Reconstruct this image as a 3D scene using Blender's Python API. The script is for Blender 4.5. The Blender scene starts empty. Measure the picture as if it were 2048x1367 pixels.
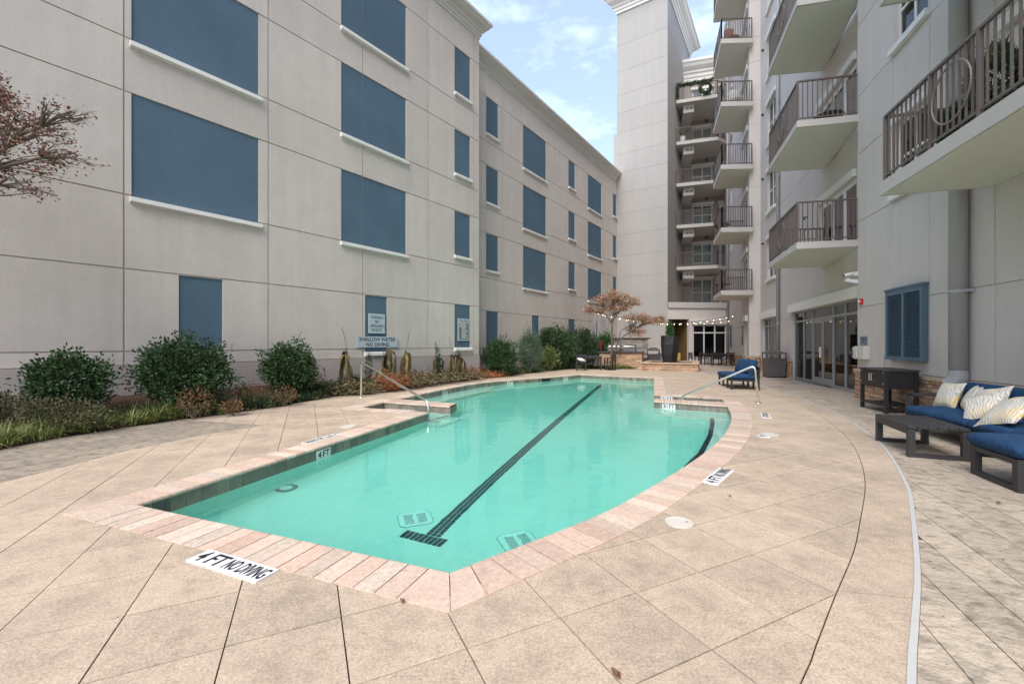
import bpy, math, random
from mathutils import Vector, Matrix, noise
from mathutils.geometry import delaunay_2d_cdt
R = math.radians
rnd = random.Random(7)
scene = bpy.context.scene
col = scene.collection

# ------------------------------------------------------------------ camera, world, sun, exposure
cam_d = bpy.data.cameras.new('camera'); cam = bpy.data.objects.new('camera', cam_d); col.objects.link(cam)
cam.location = (0, 0, 1.4); cam.rotation_euler = (R(90), 0, 0)
cam_d.sensor_width = 36; cam_d.lens = 850 / 2048 * 36; cam_d.shift_y = (688 - 683.5) / 2048
cam_d.clip_start = 0.05; cam_d.clip_end = 900
scene.camera = cam
w = bpy.data.worlds.new('World'); scene.world = w; w.use_nodes = True
nt = w.node_tree; nt.nodes.clear()
out = nt.nodes.new('ShaderNodeOutputWorld'); bg = nt.nodes.new('ShaderNodeBackground')
sky = nt.nodes.new('ShaderNodeTexSky'); sky.sky_type = 'NISHITA'; sky.sun_disc = False
SUN_EL, SUN_ROT = 50, -160
sky.sun_elevation = R(SUN_EL); sky.sun_rotation = R(SUN_ROT); sky.dust_density = 1.2; sky.ozone_density = 1.0
tc = nt.nodes.new('ShaderNodeTexCoord'); mp = nt.nodes.new('ShaderNodeMapping'); mp.inputs['Scale'].default_value = (1.6, 1.2, 4.0)
mp.inputs['Location'].default_value = (0.35, 0.2, 0.1)
nz = nt.nodes.new('ShaderNodeTexNoise'); nz.inputs['Scale'].default_value = 2.6; nz.inputs['Detail'].default_value = 9; nz.inputs['Roughness'].default_value = 0.62
rp = nt.nodes.new('ShaderNodeValToRGB'); rp.color_ramp.elements[0].position = 0.50; rp.color_ramp.elements[1].position = 0.90
rp.color_ramp.elements[0].color = (0.20, 0.20, 0.20, 1); rp.color_ramp.elements[1].color = (0.95, 0.95, 0.95, 1)
mx = nt.nodes.new('ShaderNodeMixRGB'); mx.inputs[2].default_value = (5.3, 6.0, 7.3, 1)
nt.links.new(tc.outputs['Generated'], mp.inputs[0]); nt.links.new(mp.outputs[0], nz.inputs['Vector'])
nt.links.new(nz.outputs['Fac'], rp.inputs[0]); nt.links.new(rp.outputs[0], mx.inputs[0])
nt.links.new(sky.outputs[0], mx.inputs[1]); nt.links.new(mx.outputs[0], bg.inputs[0]); nt.links.new(bg.outputs[0], out.inputs[0])
bg.inputs[1].default_value = 0.128
sd = bpy.data.lights.new('sun', 'SUN'); sd.energy = 1.45; sd.angle = R(38); sd.color = (1, 0.95, 0.88)
sun = bpy.data.objects.new('sun', sd); col.objects.link(sun)
ve = Vector((math.sin(R(SUN_ROT)) * math.cos(R(SUN_EL)), math.cos(R(SUN_ROT)) * math.cos(R(SUN_EL)), math.sin(R(SUN_EL))))
sun.rotation_euler = ve.to_track_quat('Z', 'Y').to_euler()
scene.view_settings.view_transform = 'Standard'; scene.view_settings.look = 'None'
scene.view_settings.exposure = 1.32; scene.view_settings.gamma = 1; scene.view_settings.use_curve_mapping = False

# ------------------------------------------------------------------ materials
def M(name, c, rough=0.8, var=0.0, noises=(), bump=None, metal=0.0, spec=0.5, island=0.0, emit=None, alpha=None, tint2=None, stretch=None, fleck=None, streak=0):
    m = bpy.data.materials.new(name); m.use_nodes = True
    t = m.node_tree; N = t.nodes; L = t.links; b = N['Principled BSDF']
    b.inputs['Base Color'].default_value = (*c, 1); b.inputs['Roughness'].default_value = rough
    b.inputs['Metallic'].default_value = metal; b.inputs['Specular IOR Level'].default_value = spec
    geo = N.new('ShaderNodeNewGeometry'); vec = geo.outputs['Position']
    if stretch:
        mpp = N.new('ShaderNodeMapping'); mpp.inputs['Rotation'].default_value = (0, 0, stretch[1]); mpp.inputs['Scale'].default_value = stretch[0]
        L.new(vec, mpp.inputs[0]); vec = mpp.outputs[0]
    terms = []
    def math_(op, a, bv):
        n = N.new('ShaderNodeMath'); n.operation = op
        for i, x in enumerate((a, bv)):
            if isinstance(x, (int, float)): n.inputs[i].default_value = x
            else: L.new(x, n.inputs[i])
        return n.outputs[0]
    if var:
        oi = N.new('ShaderNodeObjectInfo'); terms.append(math_('MULTIPLY', math_('SUBTRACT', oi.outputs['Random'], 0.5), var))
    if island:
        terms.append(math_('MULTIPLY', math_('SUBTRACT', geo.outputs['Random Per Island'], 0.5), island))
    for sc_, am, *d in noises:
        n = N.new('ShaderNodeTexNoise'); n.inputs['Scale'].default_value = sc_; n.inputs['Detail'].default_value = d[0] if d else 4
        n.inputs['Roughness'].default_value = 0.65
        L.new(vec, n.inputs['Vector']); terms.append(math_('MULTIPLY', math_('SUBTRACT', n.outputs['Fac'], 0.5), am))
    if streak:
        ms = N.new('ShaderNodeMapping'); ms.inputs['Scale'].default_value = (2.6, 2.6, 0.16); L.new(geo.outputs['Position'], ms.inputs[0])
        n = N.new('ShaderNodeTexNoise'); n.inputs['Scale'].default_value = 1.3; n.inputs['Detail'].default_value = 7; n.inputs['Roughness'].default_value = 0.7
        L.new(ms.outputs[0], n.inputs['Vector']); terms.append(math_('MULTIPLY', math_('SUBTRACT', n.outputs['Fac'], 0.5), streak))
    src = None
    if tint2:
        rgb = N.new('ShaderNodeMixRGB'); rgb.inputs[1].default_value = (*c, 1); rgb.inputs[2].default_value = (*tint2[0], 1)
        if tint2[1] == 'obj':
            oi2 = N.new('ShaderNodeObjectInfo'); f = math_('FRACT', math_('MULTIPLY', oi2.outputs['Random'], 7.31), 0)
        elif tint2[1] == 'island':
            f = math_('FRACT', math_('MULTIPLY', geo.outputs['Random Per Island'], 7.31), 0)
        else:
            n = N.new('ShaderNodeTexNoise'); n.inputs['Scale'].default_value = tint2[1]; n.inputs['Detail'].default_value = 6
            L.new(vec, n.inputs['Vector']); r = N.new('ShaderNodeValToRGB')
            r.color_ramp.elements[0].position = tint2[2] if len(tint2) > 2 else 0.4; r.color_ramp.elements[1].position = tint2[3] if len(tint2) > 3 else 0.65
            L.new(n.outputs['Fac'], r.inputs[0]); f = r.outputs[0]
        L.new(f, rgb.inputs[0]); src = rgb.outputs[0]
    if fleck:
        n = N.new('ShaderNodeTexNoise'); n.inputs['Scale'].default_value = fleck[1]; n.inputs['Detail'].default_value = 5; n.inputs['Roughness'].default_value = 0.75
        L.new(geo.outputs['Position'], n.inputs['Vector']); r = N.new('ShaderNodeValToRGB'); r.color_ramp.elements[0].position = fleck[2]; r.color_ramp.elements[1].position = fleck[3]
        L.new(n.outputs['Fac'], r.inputs[0]); rgb2 = N.new('ShaderNodeMixRGB'); rgb2.inputs[1].default_value = (*c, 1); rgb2.inputs[2].default_value = (*fleck[0], 1)
        if src: L.new(src, rgb2.inputs[1])
        L.new(r.outputs[0], rgb2.inputs[0]); src = rgb2.outputs[0]
    if terms:
        s = terms[0]
        for x in terms[1:]: s = math_('ADD', s, x)
        s = math_('ADD', s, 1.0)
        hs = N.new('ShaderNodeHueSaturation'); hs.inputs['Color'].default_value = (*c, 1)
        if src: L.new(src, hs.inputs['Color'])
        L.new(s, hs.inputs['Value']); L.new(hs.outputs[0], b.inputs['Base Color'])
    elif src: L.new(src, b.inputs['Base Color'])
    if bump:
        n = N.new('ShaderNodeTexNoise'); n.inputs['Scale'].default_value = bump[0]; n.inputs['Detail'].default_value = 5
        L.new(vec, n.inputs['Vector']); bp = N.new('ShaderNodeBump'); bp.inputs['Strength'].default_value = bump[1]; bp.inputs['Distance'].default_value = bump[2]
        L.new(n.outputs['Fac'], bp.inputs['Height']); L.new(bp.outputs[0], b.inputs['Normal'])
    if emit:
        b.inputs['Emission Color'].default_value = (*emit[0], 1); b.inputs['Emission Strength'].default_value = emit[1]
    return m

def glass_mat(name, tint, tr):
    m = bpy.data.materials.new(name); m.use_nodes = True; t = m.node_tree; N = t.nodes; N.clear()
    o = N.new('ShaderNodeOutputMaterial'); mixs = N.new('ShaderNodeMixShader'); tr_ = N.new('ShaderNodeBsdfTransparent'); gl = N.new('ShaderNodeBsdfGlossy')
    fr = N.new('ShaderNodeFresnel'); fr.inputs[0].default_value = 1.6
    tr_.inputs[0].default_value = (*tint, 1); gl.inputs['Roughness'].default_value = 0.02
    t.links.new(fr.outputs[0], mixs.inputs[0]); t.links.new(tr_.outputs[0], mixs.inputs[1]); t.links.new(gl.outputs[0], mixs.inputs[2]); t.links.new(mixs.outputs[0], o.inputs[0])
    return m

STUC = M('stucco_beige', (0.555, 0.50, 0.448), 0.95, var=0.06, streak=0.26, noises=((0.5, 0.30, 6), (3, 0.16, 6), (70, 0.55, 2)), bump=(260, 0.5, 0.004), spec=0.2)
STUC_G = M('stucco_grey', (0.58, 0.53, 0.49), 0.95, var=0.03, streak=0.20, noises=((0.5, 0.22, 6), (80, 0.45, 2)), bump=(260, 0.45, 0.004), spec=0.2)
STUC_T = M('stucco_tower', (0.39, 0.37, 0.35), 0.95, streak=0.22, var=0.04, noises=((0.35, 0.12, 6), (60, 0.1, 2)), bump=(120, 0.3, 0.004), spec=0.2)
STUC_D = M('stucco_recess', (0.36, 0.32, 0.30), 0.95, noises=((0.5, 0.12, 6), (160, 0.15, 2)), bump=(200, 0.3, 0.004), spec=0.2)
FOUND = M('painted_foundation', (0.42, 0.365, 0.34), 0.95, noises=((0.7, 0.2, 6), (60, 0.12, 2)), bump=(90, 0.4, 0.005), spec=0.2)
BLUE = M('stucco_blue', (0.085, 0.138, 0.185), 0.9, var=0.08, noises=((0.6, 0.5, 6), (70, 0.9, 2)), bump=(250, 0.6, 0.004), spec=0.25)
WHITE = M('white_trim', (0.74, 0.72, 0.68), 0.7, noises=((3, 0.08),))
CREAM = M('cream_cornice', (0.62, 0.585, 0.53), 0.8, noises=((2, 0.1),))
JOINT = M('joint_sealant', (0.20, 0.175, 0.155), 0.9)
SLABM = M('balcony_stucco', (0.50, 0.465, 0.43), 0.9, noises=((1.2, 0.12), (80, 0.1)), bump=(150, 0.3, 0.003), spec=0.2)
SOFFIT = M('balcony_soffit', (0.64, 0.62, 0.54), 0.9, noises=((1.0, 0.1), (110, 0.12)), bump=(200, 0.5, 0.004), spec=0.2)
RAIL = M('brown_rail', (0.125, 0.098, 0.085), 0.5, var=0.1)
RAILR = M('ring_metal', (0.17, 0.135, 0.118), 0.45)
GLASS = glass_mat('window_glass', (0.82, 0.86, 0.85), 0.5)
GLASSD = glass_mat('storefront_glass', (0.30, 0.32, 0.32), 0.4)
BLIND = M('blind_fabric', (0.46, 0.50, 0.49), 0.9, noises=((3, 0.3),), stretch=((6, 6, 1), 0))
ALU = M('aluminium_frame', (0.34, 0.36, 0.37), 0.4, metal=0.5)
PIPE = M('painted_pipe', (0.36, 0.355, 0.36), 0.45, noises=((4, 0.08),))
SHUT = M('blue_shutter', (0.095, 0.155, 0.205), 0.5, var=0.08)
STONE = M('ledge_stone', (0.44, 0.25, 0.15), 0.9, var=0.55, noises=((8, 0.35), (40, 0.3)), bump=(35, 0.8, 0.02), tint2=((0.50, 0.37, 0.25), 'obj'))
STONEG = M('grey_stone', (0.27, 0.25, 0.235), 0.9, var=0.7, noises=((8, 0.35), (40, 0.3)), bump=(35, 0.8, 0.02), tint2=((0.34, 0.29, 0.24), 'obj'))
MORTAR = M('stone_mortar', (0.11, 0.075, 0.055), 1)
CAPST = M('cap_stone', (0.50, 0.38, 0.26), 0.85, var=0.2, noises=((6, 0.25), (40, 0.2)), bump=(30, 0.6, 0.015))
CONC = M('deck_concrete', (0.50, 0.395, 0.292), 0.85, var=0.15, noises=((0.8, 0.35, 8), (11, 0.7, 7), (70, 1.3, 3), (260, 0.9, 2)), bump=(220, 0.5, 0.002),
         tint2=((0.41, 0.325, 0.243), 1.7, 0.40, 0.72), fleck=((0.20, 0.155, 0.12), 95, 0.60, 0.70), spec=0.3)
def worn_centres(m):      # foot-worn, darker middle of each cut slab with paler margins
    t = m.node_tree; N = t.nodes; L = t.links; b = N['Principled BSDF']; src = b.inputs['Base Color'].links[0].from_socket
    tcn = N.new('ShaderNodeTexCoord'); ds = N.new('ShaderNodeVectorMath'); ds.operation = 'DISTANCE'; ds.inputs[1].default_value = (.5, .5, 0.5)
    mpn = N.new('ShaderNodeMapping'); mpn.inputs['Scale'].default_value = (1, 1, 0); mpn.inputs['Location'].default_value = (0, 0, .5)
    L.new(tcn.outputs['Generated'], mpn.inputs[0]); L.new(mpn.outputs[0], ds.inputs[0])
    r = N.new('ShaderNodeValToRGB'); r.color_ramp.elements[0].position = 0.05; r.color_ramp.elements[0].color = (1,1,1,1); r.color_ramp.elements[1].position = 0.36; r.color_ramp.elements[1].color = (0,0,0,1)
    L.new(ds.outputs['Value'], r.inputs[0])
    g = N.new('ShaderNodeNewGeometry'); n = N.new('ShaderNodeTexNoise'); n.inputs['Scale'].default_value = 7; n.inputs['Detail'].default_value = 9; n.inputs['Roughness'].default_value = .7; L.new(g.outputs['Position'], n.inputs['Vector'])
    r2 = N.new('ShaderNodeValToRGB'); r2.color_ramp.elements[0].position = 0.36; r2.color_ramp.elements[1].position = 0.66; L.new(n.outputs['Fac'], r2.inputs[0])
    mu = N.new('ShaderNodeMath'); mu.operation = 'MULTIPLY'; L.new(r.outputs[0], mu.inputs[0]); L.new(r2.outputs[0], mu.inputs[1])
    mu2 = N.new('ShaderNodeMath'); mu2.operation = 'MULTIPLY'; mu2.inputs[1].default_value = 0.75; L.new(mu.outputs[0], mu2.inputs[0])
    mxn = N.new('ShaderNodeMixRGB'); mxn.blend_type = 'MULTIPLY'; mxn.inputs[2].default_value = (0.70, 0.69, 0.68, 1); L.new(mu2.outputs[0], mxn.inputs[0]); L.new(src, mxn.inputs[1]); L.new(mxn.outputs[0], b.inputs['Base Color'])
worn_centres(CONC)
STAMP = M('stamped_concrete', (0.45, 0.37, 0.28), 0.8, var=0.2, noises=((1.2, 0.6, 6), (14, 0.9, 6), (120, 0.8)), bump=(24, 1.0, 0.014),
          tint2=((0.25, 0.215, 0.165), 8.0, 0.50, 0.68), stretch=((1.0, 1.4, 1), 1.0), fleck=((0.115, 0.125, 0.10), 19, 0.615, 0.65))
STAMPL = M('stamped_concrete_dark', (0.33, 0.275, 0.21), 0.8, var=0.2, noises=((1.2, 0.5, 6), (30, 0.7, 4), (160, 0.5)), bump=(28, 1.0, 0.012),
          tint2=((0.19, 0.165, 0.13), 7.0, 0.45, 0.68), stretch=((1, 1.6, 1), 0.9), fleck=((0.10, 0.095, 0.08), 15, 0.64, 0.72))
SUBB = M('joint_base', (0.11, 0.08, 0.055), 1)
SUBS = M('stamp_joint_base', (0.17, 0.15, 0.125), 1)
BRICKM = M('coping_travertine', (0.60, 0.495, 0.395), 0.75, var=0.26, noises=((3, 0.4, 6), (25, 0.8, 6), (90, 0.8)), bump=(60, 0.5, 0.004), tint2=((0.56, 0.39, 0.30), 'obj'))
GROUT = M('coping_grout', (0.19, 0.115, 0.075), 1, noises=((20, 0.3),))
TILEM = M('waterline_slate', (0.17, 0.15, 0.125), 0.45, var=0.5, noises=((14, 0.9, 5),), tint2=((0.28, 0.22, 0.175), 'obj'))
PLAST = M('pool_plaster', (0.76, 0.86, 0.80), 0.9, noises=((0.8, 0.22, 6), (9, 0.16, 5)), spec=0.1)
NAVY = M('navy_tile', (0.012, 0.035, 0.055), 0.4, var=0.6)
NGROUT = M('navy_grout', (0.55, 0.75, 0.72), 0.9)
LINEW = M('strip_white', (0.50, 0.485, 0.46), 0.6, noises=((8, 0.15),))
SIGNW = M('sign_white', (0.78, 0.78, 0.77), 0.5, noises=((20, 0.08),))
SIGNG = M('sign_pale_grey', (0.42, 0.50, 0.54), 0.5)
BLACK = M('lettering_black', (0.015, 0.015, 0.02), 0.6)
DGREY = M('print_grey', (0.10, 0.10, 0.105), 0.6)
STEEL = M('stainless', (0.78, 0.76, 0.73), 0.28, metal=1.0)
GRILLM = M('grill_steel', (0.13, 0.125, 0.12), 0.4, metal=0.7)
LID = M('skimmer_lid', (0.60, 0.55, 0.47), 0.6)
GRATE = M('drain_grate', (0.90, 0.93, 0.92), 0.6)
GDARK = M('drain_dark', (0.20, 0.22, 0.20), 0.8)
MULCH = M('bed_mulch', (0.085, 0.048, 0.030), 1, noises=((6, 0.6, 6), (60, 0.9, 5)), bump=(45, 1.0, 0.05))
BLKW = M('black_furniture', (0.020, 0.019, 0.020), 0.5, var=0.3, noises=((30, 0.3),))
GRYW = M('charcoal_furniture', (0.032, 0.030, 0.031), 0.55, var=0.2, noises=((30, 0.3),))
NAVYF = M('navy_fabric', (0.020, 0.060, 0.130), 0.95, noises=((4, 0.25), (300, 0.4)), bump=(9, 0.8, 0.05), spec=0.2)
TRASHM = M('bronze_metal', (0.10, 0.085, 0.08), 0.5, noises=((6, 0.1),))
LEAFG = M('camellia_leaf', (0.028, 0.066, 0.020), 0.38, island=0.9, tint2=((0.06, 0.10, 0.04), 'island'), spec=0.3)
LEAFB = M('yew_leaf', (0.050, 0.085, 0.040), 0.6, island=0.8)
LEAFC = M('conifer_leaf', (0.06, 0.115, 0.065), 0.7, island=0.8, tint2=((0.12, 0.18, 0.11), 'island'))
LEAFY = M('variegated_leaf', (0.17, 0.20, 0.06), 0.6, island=0.8, tint2=((0.08, 0.12, 0.03), 'island'))
LEAFO = M('nandina_leaf', (0.045, 0.065, 0.022), 0.7, island=0.8, tint2=((0.10, 0.075, 0.03), 'island'))
LEAFN = M('nandina_red_leaf', (0.20, 0.07, 0.04), 0.7, island=0.9, tint2=((0.10, 0.09, 0.03), 'island'))
LEAFR = M('maple_leaf_dry', (0.42, 0.22, 0.13), 0.8, island=0.8, tint2=((0.50, 0.33, 0.21), 'island'))
LEAFR2 = M('maple_leaf_dark', (0.19, 0.055, 0.035), 0.8, island=0.8, tint2=((0.20, 0.11, 0.065), 'island'))
GRASSM = M('liriope_blade', (0.085, 0.13, 0.03), 0.6, island=0.9, tint2=((0.30, 0.31, 0.09), 'island'))
GRASSD = M('mondo_blade', (0.04, 0.075, 0.03), 0.6, island=0.9)
DEADO = M('dead_orange', (0.40, 0.15, 0.06), 0.8, island=0.9, tint2=((0.22, 0.09, 0.04), 'island'))
DEADG = M('dead_olive', (0.055, 0.042, 0.018), 0.75, island=0.6, var=0.9, tint2=((0.17, 0.12, 0.04), 'obj'), noises=((14, 0.7),))
DEADB = M('dead_litter', (0.20, 0.15, 0.07), 0.85, island=1.0, tint2=((0.10, 0.09, 0.045), 'island'))
BARK = M('bark', (0.13, 0.10, 0.08), 0.9, noises=((20, 0.4),), bump=(60, 0.5, 0.01))
GREENB = M('bright_cedar', (0.035, 0.13, 0.018), 0.7, island=0.9)
BULB = M('bulb_glow', (1, 0.8, 0.5), 0.4, emit=((1.0, 0.78, 0.5), 1.8))
WIRE = M('black_wire', (0.02, 0.02, 0.02), 0.7)
OCHRE = M('ochre_wall', (0.17, 0.10, 0.03), 0.8, noises=((2, 0.3),))
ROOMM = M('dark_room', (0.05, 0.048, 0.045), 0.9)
RED = M('red_paint', (0.55, 0.012, 0.02), 0.4)
BOXM = M('cream_box', (0.58, 0.55, 0.48), 0.55)
CAMW = M('camera_white', (0.7, 0.7, 0.7), 0.4)
PLANTER = M('faceted_black', (0.022, 0.021, 0.020), 0.55, noises=((3, 0.6),), bump=(18, 0.9, 0.03))
SLATE = M('slate_top', (0.06, 0.05, 0.05), 0.5, noises=((8, 0.3),))
WICK = M('wicker', (0.22, 0.10, 0.055), 0.8, noises=((60, 0.6),))
YEL = M('ochre_plastic', (0.5, 0.33, 0.08), 0.6)
def pillow_mat():
    m = M('palm_pillow', (0.68, 0.63, 0.55), 0.95, noises=((200, 0.1),)); t = m.node_tree; N = t.nodes; L = t.links; b = N['Principled BSDF']
    tcn = N.new('ShaderNodeTexCoord'); w1 = N.new('ShaderNodeTexWave'); w1.inputs['Scale'].default_value = 9; w1.inputs['Distortion'].default_value = 9
    w1.inputs['Detail'].default_value = 2; w1.inputs['Detail Scale'].default_value = 1.2
    n1 = N.new('ShaderNodeTexNoise'); n1.inputs['Scale'].default_value = 3.5
    L.new(tcn.outputs['Object'], w1.inputs['Vector']); L.new(tcn.outputs['Object'], n1.inputs['Vector'])
    r1 = N.new('ShaderNodeValToRGB'); r1.color_ramp.elements[0].position = 0.55; r1.color_ramp.elements[1].position = 0.68; L.new(w1.outputs['Fac'], r1.inputs[0])
    r2 = N.new('ShaderNodeValToRGB'); r2.color_ramp.elements[0].position = 0.50; r2.color_ramp.elements[1].position = 0.56; L.new(n1.outputs['Fac'], r2.inputs[0])
    r2.color_ramp.elements[0].color = (0.46, 0.43, 0.36, 1); r2.color_ramp.elements[1].color = (0.68, 0.46, 0.17, 1)
    mxx = N.new('ShaderNodeMixRGB'); mxx.inputs[1].default_value = (0.70, 0.66, 0.58, 1); L.new(r1.outputs[0], mxx.inputs[0]); L.new(r2.outputs[0], mxx.inputs[2])
    L.new(mxx.outputs[0], b.inputs['Base Color']); return m
PILLOW = pillow_mat()
def water_mat():
    m = bpy.data.materials.new('pool_water'); m.use_nodes = True; t = m.node_tree; N = t.nodes; N.clear()
    o = N.new('ShaderNodeOutputMaterial'); g = N.new('ShaderNodeBsdfGlass'); g.inputs['IOR'].default_value = 1.33; g.inputs['Roughness'].default_value = 0.0
    g.inputs['Color'].default_value = (0.97, 1, 0.99, 1)
    geo = N.new('ShaderNodeNewGeometry'); n = N.new('ShaderNodeTexNoise'); n.inputs['Scale'].default_value = 2.2; n.inputs['Detail'].default_value = 4
    b = N.new('ShaderNodeBump'); b.inputs['Strength'].default_value = 0.10; b.inputs['Distance'].default_value = 0.06
    t.links.new(geo.outputs['Position'], n.inputs['Vector']); t.links.new(n.outputs['Fac'], b.inputs['Height']); t.links.new(b.outputs[0], g.inputs['Normal'])
    v = N.new('ShaderNodeVolumeAbsorption'); v.inputs['Color'].default_value = (0.0, 0.945, 0.845, 1); v.inputs['Density'].default_value = 0.60
    t.links.new(g.outputs[0], o.inputs[0]); t.links.new(v.outputs[0], o.inputs['Volume']); return m
WATER = water_mat()

# ------------------------------------------------------------------ mesh helpers
class MB:
    def __init__(s): s.v = []; s.f = []
    def add(s, vs, fs):
        o = len(s.v); s.v += [tuple(x) for x in vs]; s.f += [tuple(i + o for i in f) for f in fs]; return s
    def box(s, x0, x1, y0, y1, z0, z1):
        if x0 > x1: x0, x1 = x1, x0
        if y0 > y1: y0, y1 = y1, y0
        return s.add([(x0,y0,z0),(x1,y0,z0),(x1,y1,z0),(x0,y1,z0),(x0,y0,z1),(x1,y0,z1),(x1,y1,z1),(x0,y1,z1)],
              [(0,3,2,1),(4,5,6,7),(0,1,5,4),(1,2,6,5),(2,3,7,6),(3,0,4,7)])
    def prism(s, pts, z0, z1):
        a = sum(pts[i][0]*pts[(i+1)%len(pts)][1]-pts[(i+1)%len(pts)][0]*pts[i][1] for i in range(len(pts)))
        if a < 0: pts = pts[::-1]
        n = len(pts)
        return s.add([(p[0],p[1],z0) for p in pts]+[(p[0],p[1],z1) for p in pts],
              [tuple(range(n-1,-1,-1)), tuple(range(n,2*n))]+[(i,(i+1)%n,n+(i+1)%n,n+i) for i in range(n)])
    def tube(s, pts, r, seg=8, r1=None, cap=True):
        pts = [Vector(p) for p in pts]; n = len(pts); rings = []; up = None
        for i, p in enumerate(pts):
            d = (pts[min(i+1,n-1)]-pts[max(i-1,0)]).normalized()
            if up is None:
                up = Vector((0,0,1)) if abs(d.z) < .9 else Vector((1,0,0))
            a = d.cross(up).normalized(); b = a.cross(d).normalized(); up = b
            rr = r if r1 is None else r+(r1-r)*i/(n-1)
            rings.append([p+a*rr*math.cos(2*math.pi*k/seg)+b*rr*math.sin(2*math.pi*k/seg) for k in range(seg)])
        vs = [q for ring in rings for q in ring]; fs = []
        for i in range(n-1):
            for k in range(seg): fs.append((i*seg+k, i*seg+(k+1)%seg, (i+1)*seg+(k+1)%seg, (i+1)*seg+k))
        if cap: fs += [tuple(range(seg-1,-1,-1)), tuple(range((n-1)*seg, n*seg))]
        return s.add(vs, fs)
    def cyl(s, x, y, z0, z1, r, seg=16, r1=None): return s.tube([(x,y,z0),(x,y,z1)], r, seg, r1)
    def lathe(s, prof, seg=16, c=(0,0)):
        vs = []; fs = []
        for r, z in prof:
            for k in range(seg): vs.append((c[0]+r*math.cos(2*math.pi*k/seg), c[1]+r*math.sin(2*math.pi*k/seg), z))
        for i in range(len(prof)-1):
            for k in range(seg): fs.append((i*seg+k, i*seg+(k+1)%seg, (i+1)*seg+(k+1)%seg, (i+1)*seg+k))
        fs += [tuple(range(seg-1,-1,-1)), tuple(range((len(prof)-1)*seg, len(prof)*seg))]
        return s.add(vs, fs)
    def ring(s, c, r, t, seg=28, tilt=None):     # torus in local XZ plane
        pts = [(c[0]+r*math.cos(a), c[1], c[2]+r*math.sin(a)) for a in [2*math.pi*k/seg for k in range(seg)]]
        vs = []; fs = []
        for k in range(seg):
            a = 2*math.pi*k/seg
            for j in range(6):
                b = 2*math.pi*j/6; rr = r+t*math.cos(b)
                vs.append((c[0]+rr*math.cos(a), c[1]+t*math.sin(b), c[2]+rr*math.sin(a)))
        for k in range(seg):
            for j in range(6): fs.append((k*6+j, ((k+1)%seg)*6+j, ((k+1)%seg)*6+(j+1)%6, k*6+(j+1)%6))
        return s.add(vs, fs)
    def bar(s, p, q, w, t):      # rectangular bar
        p = Vector(p); q = Vector(q); d = (q-p).normalized(); up = Vector((0,0,1)) if abs(d.z) < .95 else Vector((1,0,0))
        a = d.cross(up).normalized()*w/2; b = a.cross(d).normalized()*t/2
        vs = [p-a-b,p+a-b,p+a+b,p-a+b,q-a-b,q+a-b,q+a+b,q-a+b]
        return s.add(vs, [(0,1,2,3),(7,6,5,4),(0,4,5,1),(1,5,6,2),(2,6,7,3),(3,7,4,0)])
    def mesh(s, name, mat, smooth=False):
        me = bpy.data.meshes.new(name); me.from_pydata(s.v, [], s.f); me.validate()
        if mat: me.materials.append(mat)
        if smooth:
            for p in me.polygons: p.use_smooth = True
        return me

def tag(o, label=None, cat=None, group=None, kind=None):
    if label: o['label'] = label
    if cat: o['category'] = cat
    if group: o['group'] = group
    if kind: o['kind'] = kind
    return o
def obj(name, mb, mat, parent=None, loc=(0,0,0), rz=0, smooth=False, rot=None, bevel=0):
    me = mb.mesh(name, mat, smooth) if isinstance(mb, MB) else mb
    o = bpy.data.objects.new(name, me); col.objects.link(o); o.location = loc
    o.rotation_euler = rot if rot else (0,0,rz)
    if parent: o.parent = parent
    if bevel:
        b = o.modifiers.new('bevel', 'BEVEL'); b.width = bevel; b.segments = 2; b.limit_method = 'ANGLE'
    return o
def thing(name, label, cat, loc=(0,0,0), rz=0, group=None):
    o = bpy.data.objects.new(name, None); col.objects.link(o); o.location = loc; o.rotation_euler = (0,0,rz); o.empty_display_size = .2
    return tag(o, label, cat, group)
def copy_tree(o, parent=None):
    c = o.copy(); col.objects.link(c); c.parent = parent
    for ch in list(o.children): copy_tree(ch, c)
    return c
def ang(d): return math.atan2(d[1], d[0])
def unit(a, b):
    n = math.hypot(b[0]-a[0], b[1]-a[1]); return ((b[0]-a[0])/n, (b[1]-a[1])/n), n

# ---- lettering (made first, while the scene is light)
_tc = {}
def text_mesh(s):
    if s in _tc: return _tc[s]
    c = bpy.data.curves.new('lettering', 'FONT'); c.body = s; c.align_x = 'LEFT'; c.resolution_u = 2; c.offset = 0.02
    o = bpy.data.objects.new('lettering', c); col.objects.link(o)
    bpy.context.view_layer.update()
    me = bpy.data.meshes.new_from_object(o.evaluated_get(bpy.context.evaluated_depsgraph_get()))
    vs = [tuple(v.co) for v in me.vertices]; fs = [tuple(p.vertices) for p in me.polygons]
    bpy.data.objects.remove(o); bpy.data.meshes.remove(me); bpy.data.curves.remove(c)
    xs = [v[0] for v in vs]; ys = [v[1] for v in vs]
    _tc[s] = (vs, fs, min(xs), max(xs), min(ys), max(ys)); return _tc[s]
def text_mb(mb, s, x0, x1, y0, y1, fn):
    vs, fs, a, b, c, d = text_mesh(s)
    return mb.add([fn(x0+(v[0]-a)/(b-a)*(x1-x0), y0+(v[1]-c)/(d-c)*(y1-y0)) for v in vs], fs)
for s in ('WARNING','NO','LIFEGUARD','ON DUTY','SHALLOW WATER','NO DIVING','POOL RULES','4','FT','3','1/2','NO DIVING','POOL','EMERGENCY','PHONE'): text_mesh(s)

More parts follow.
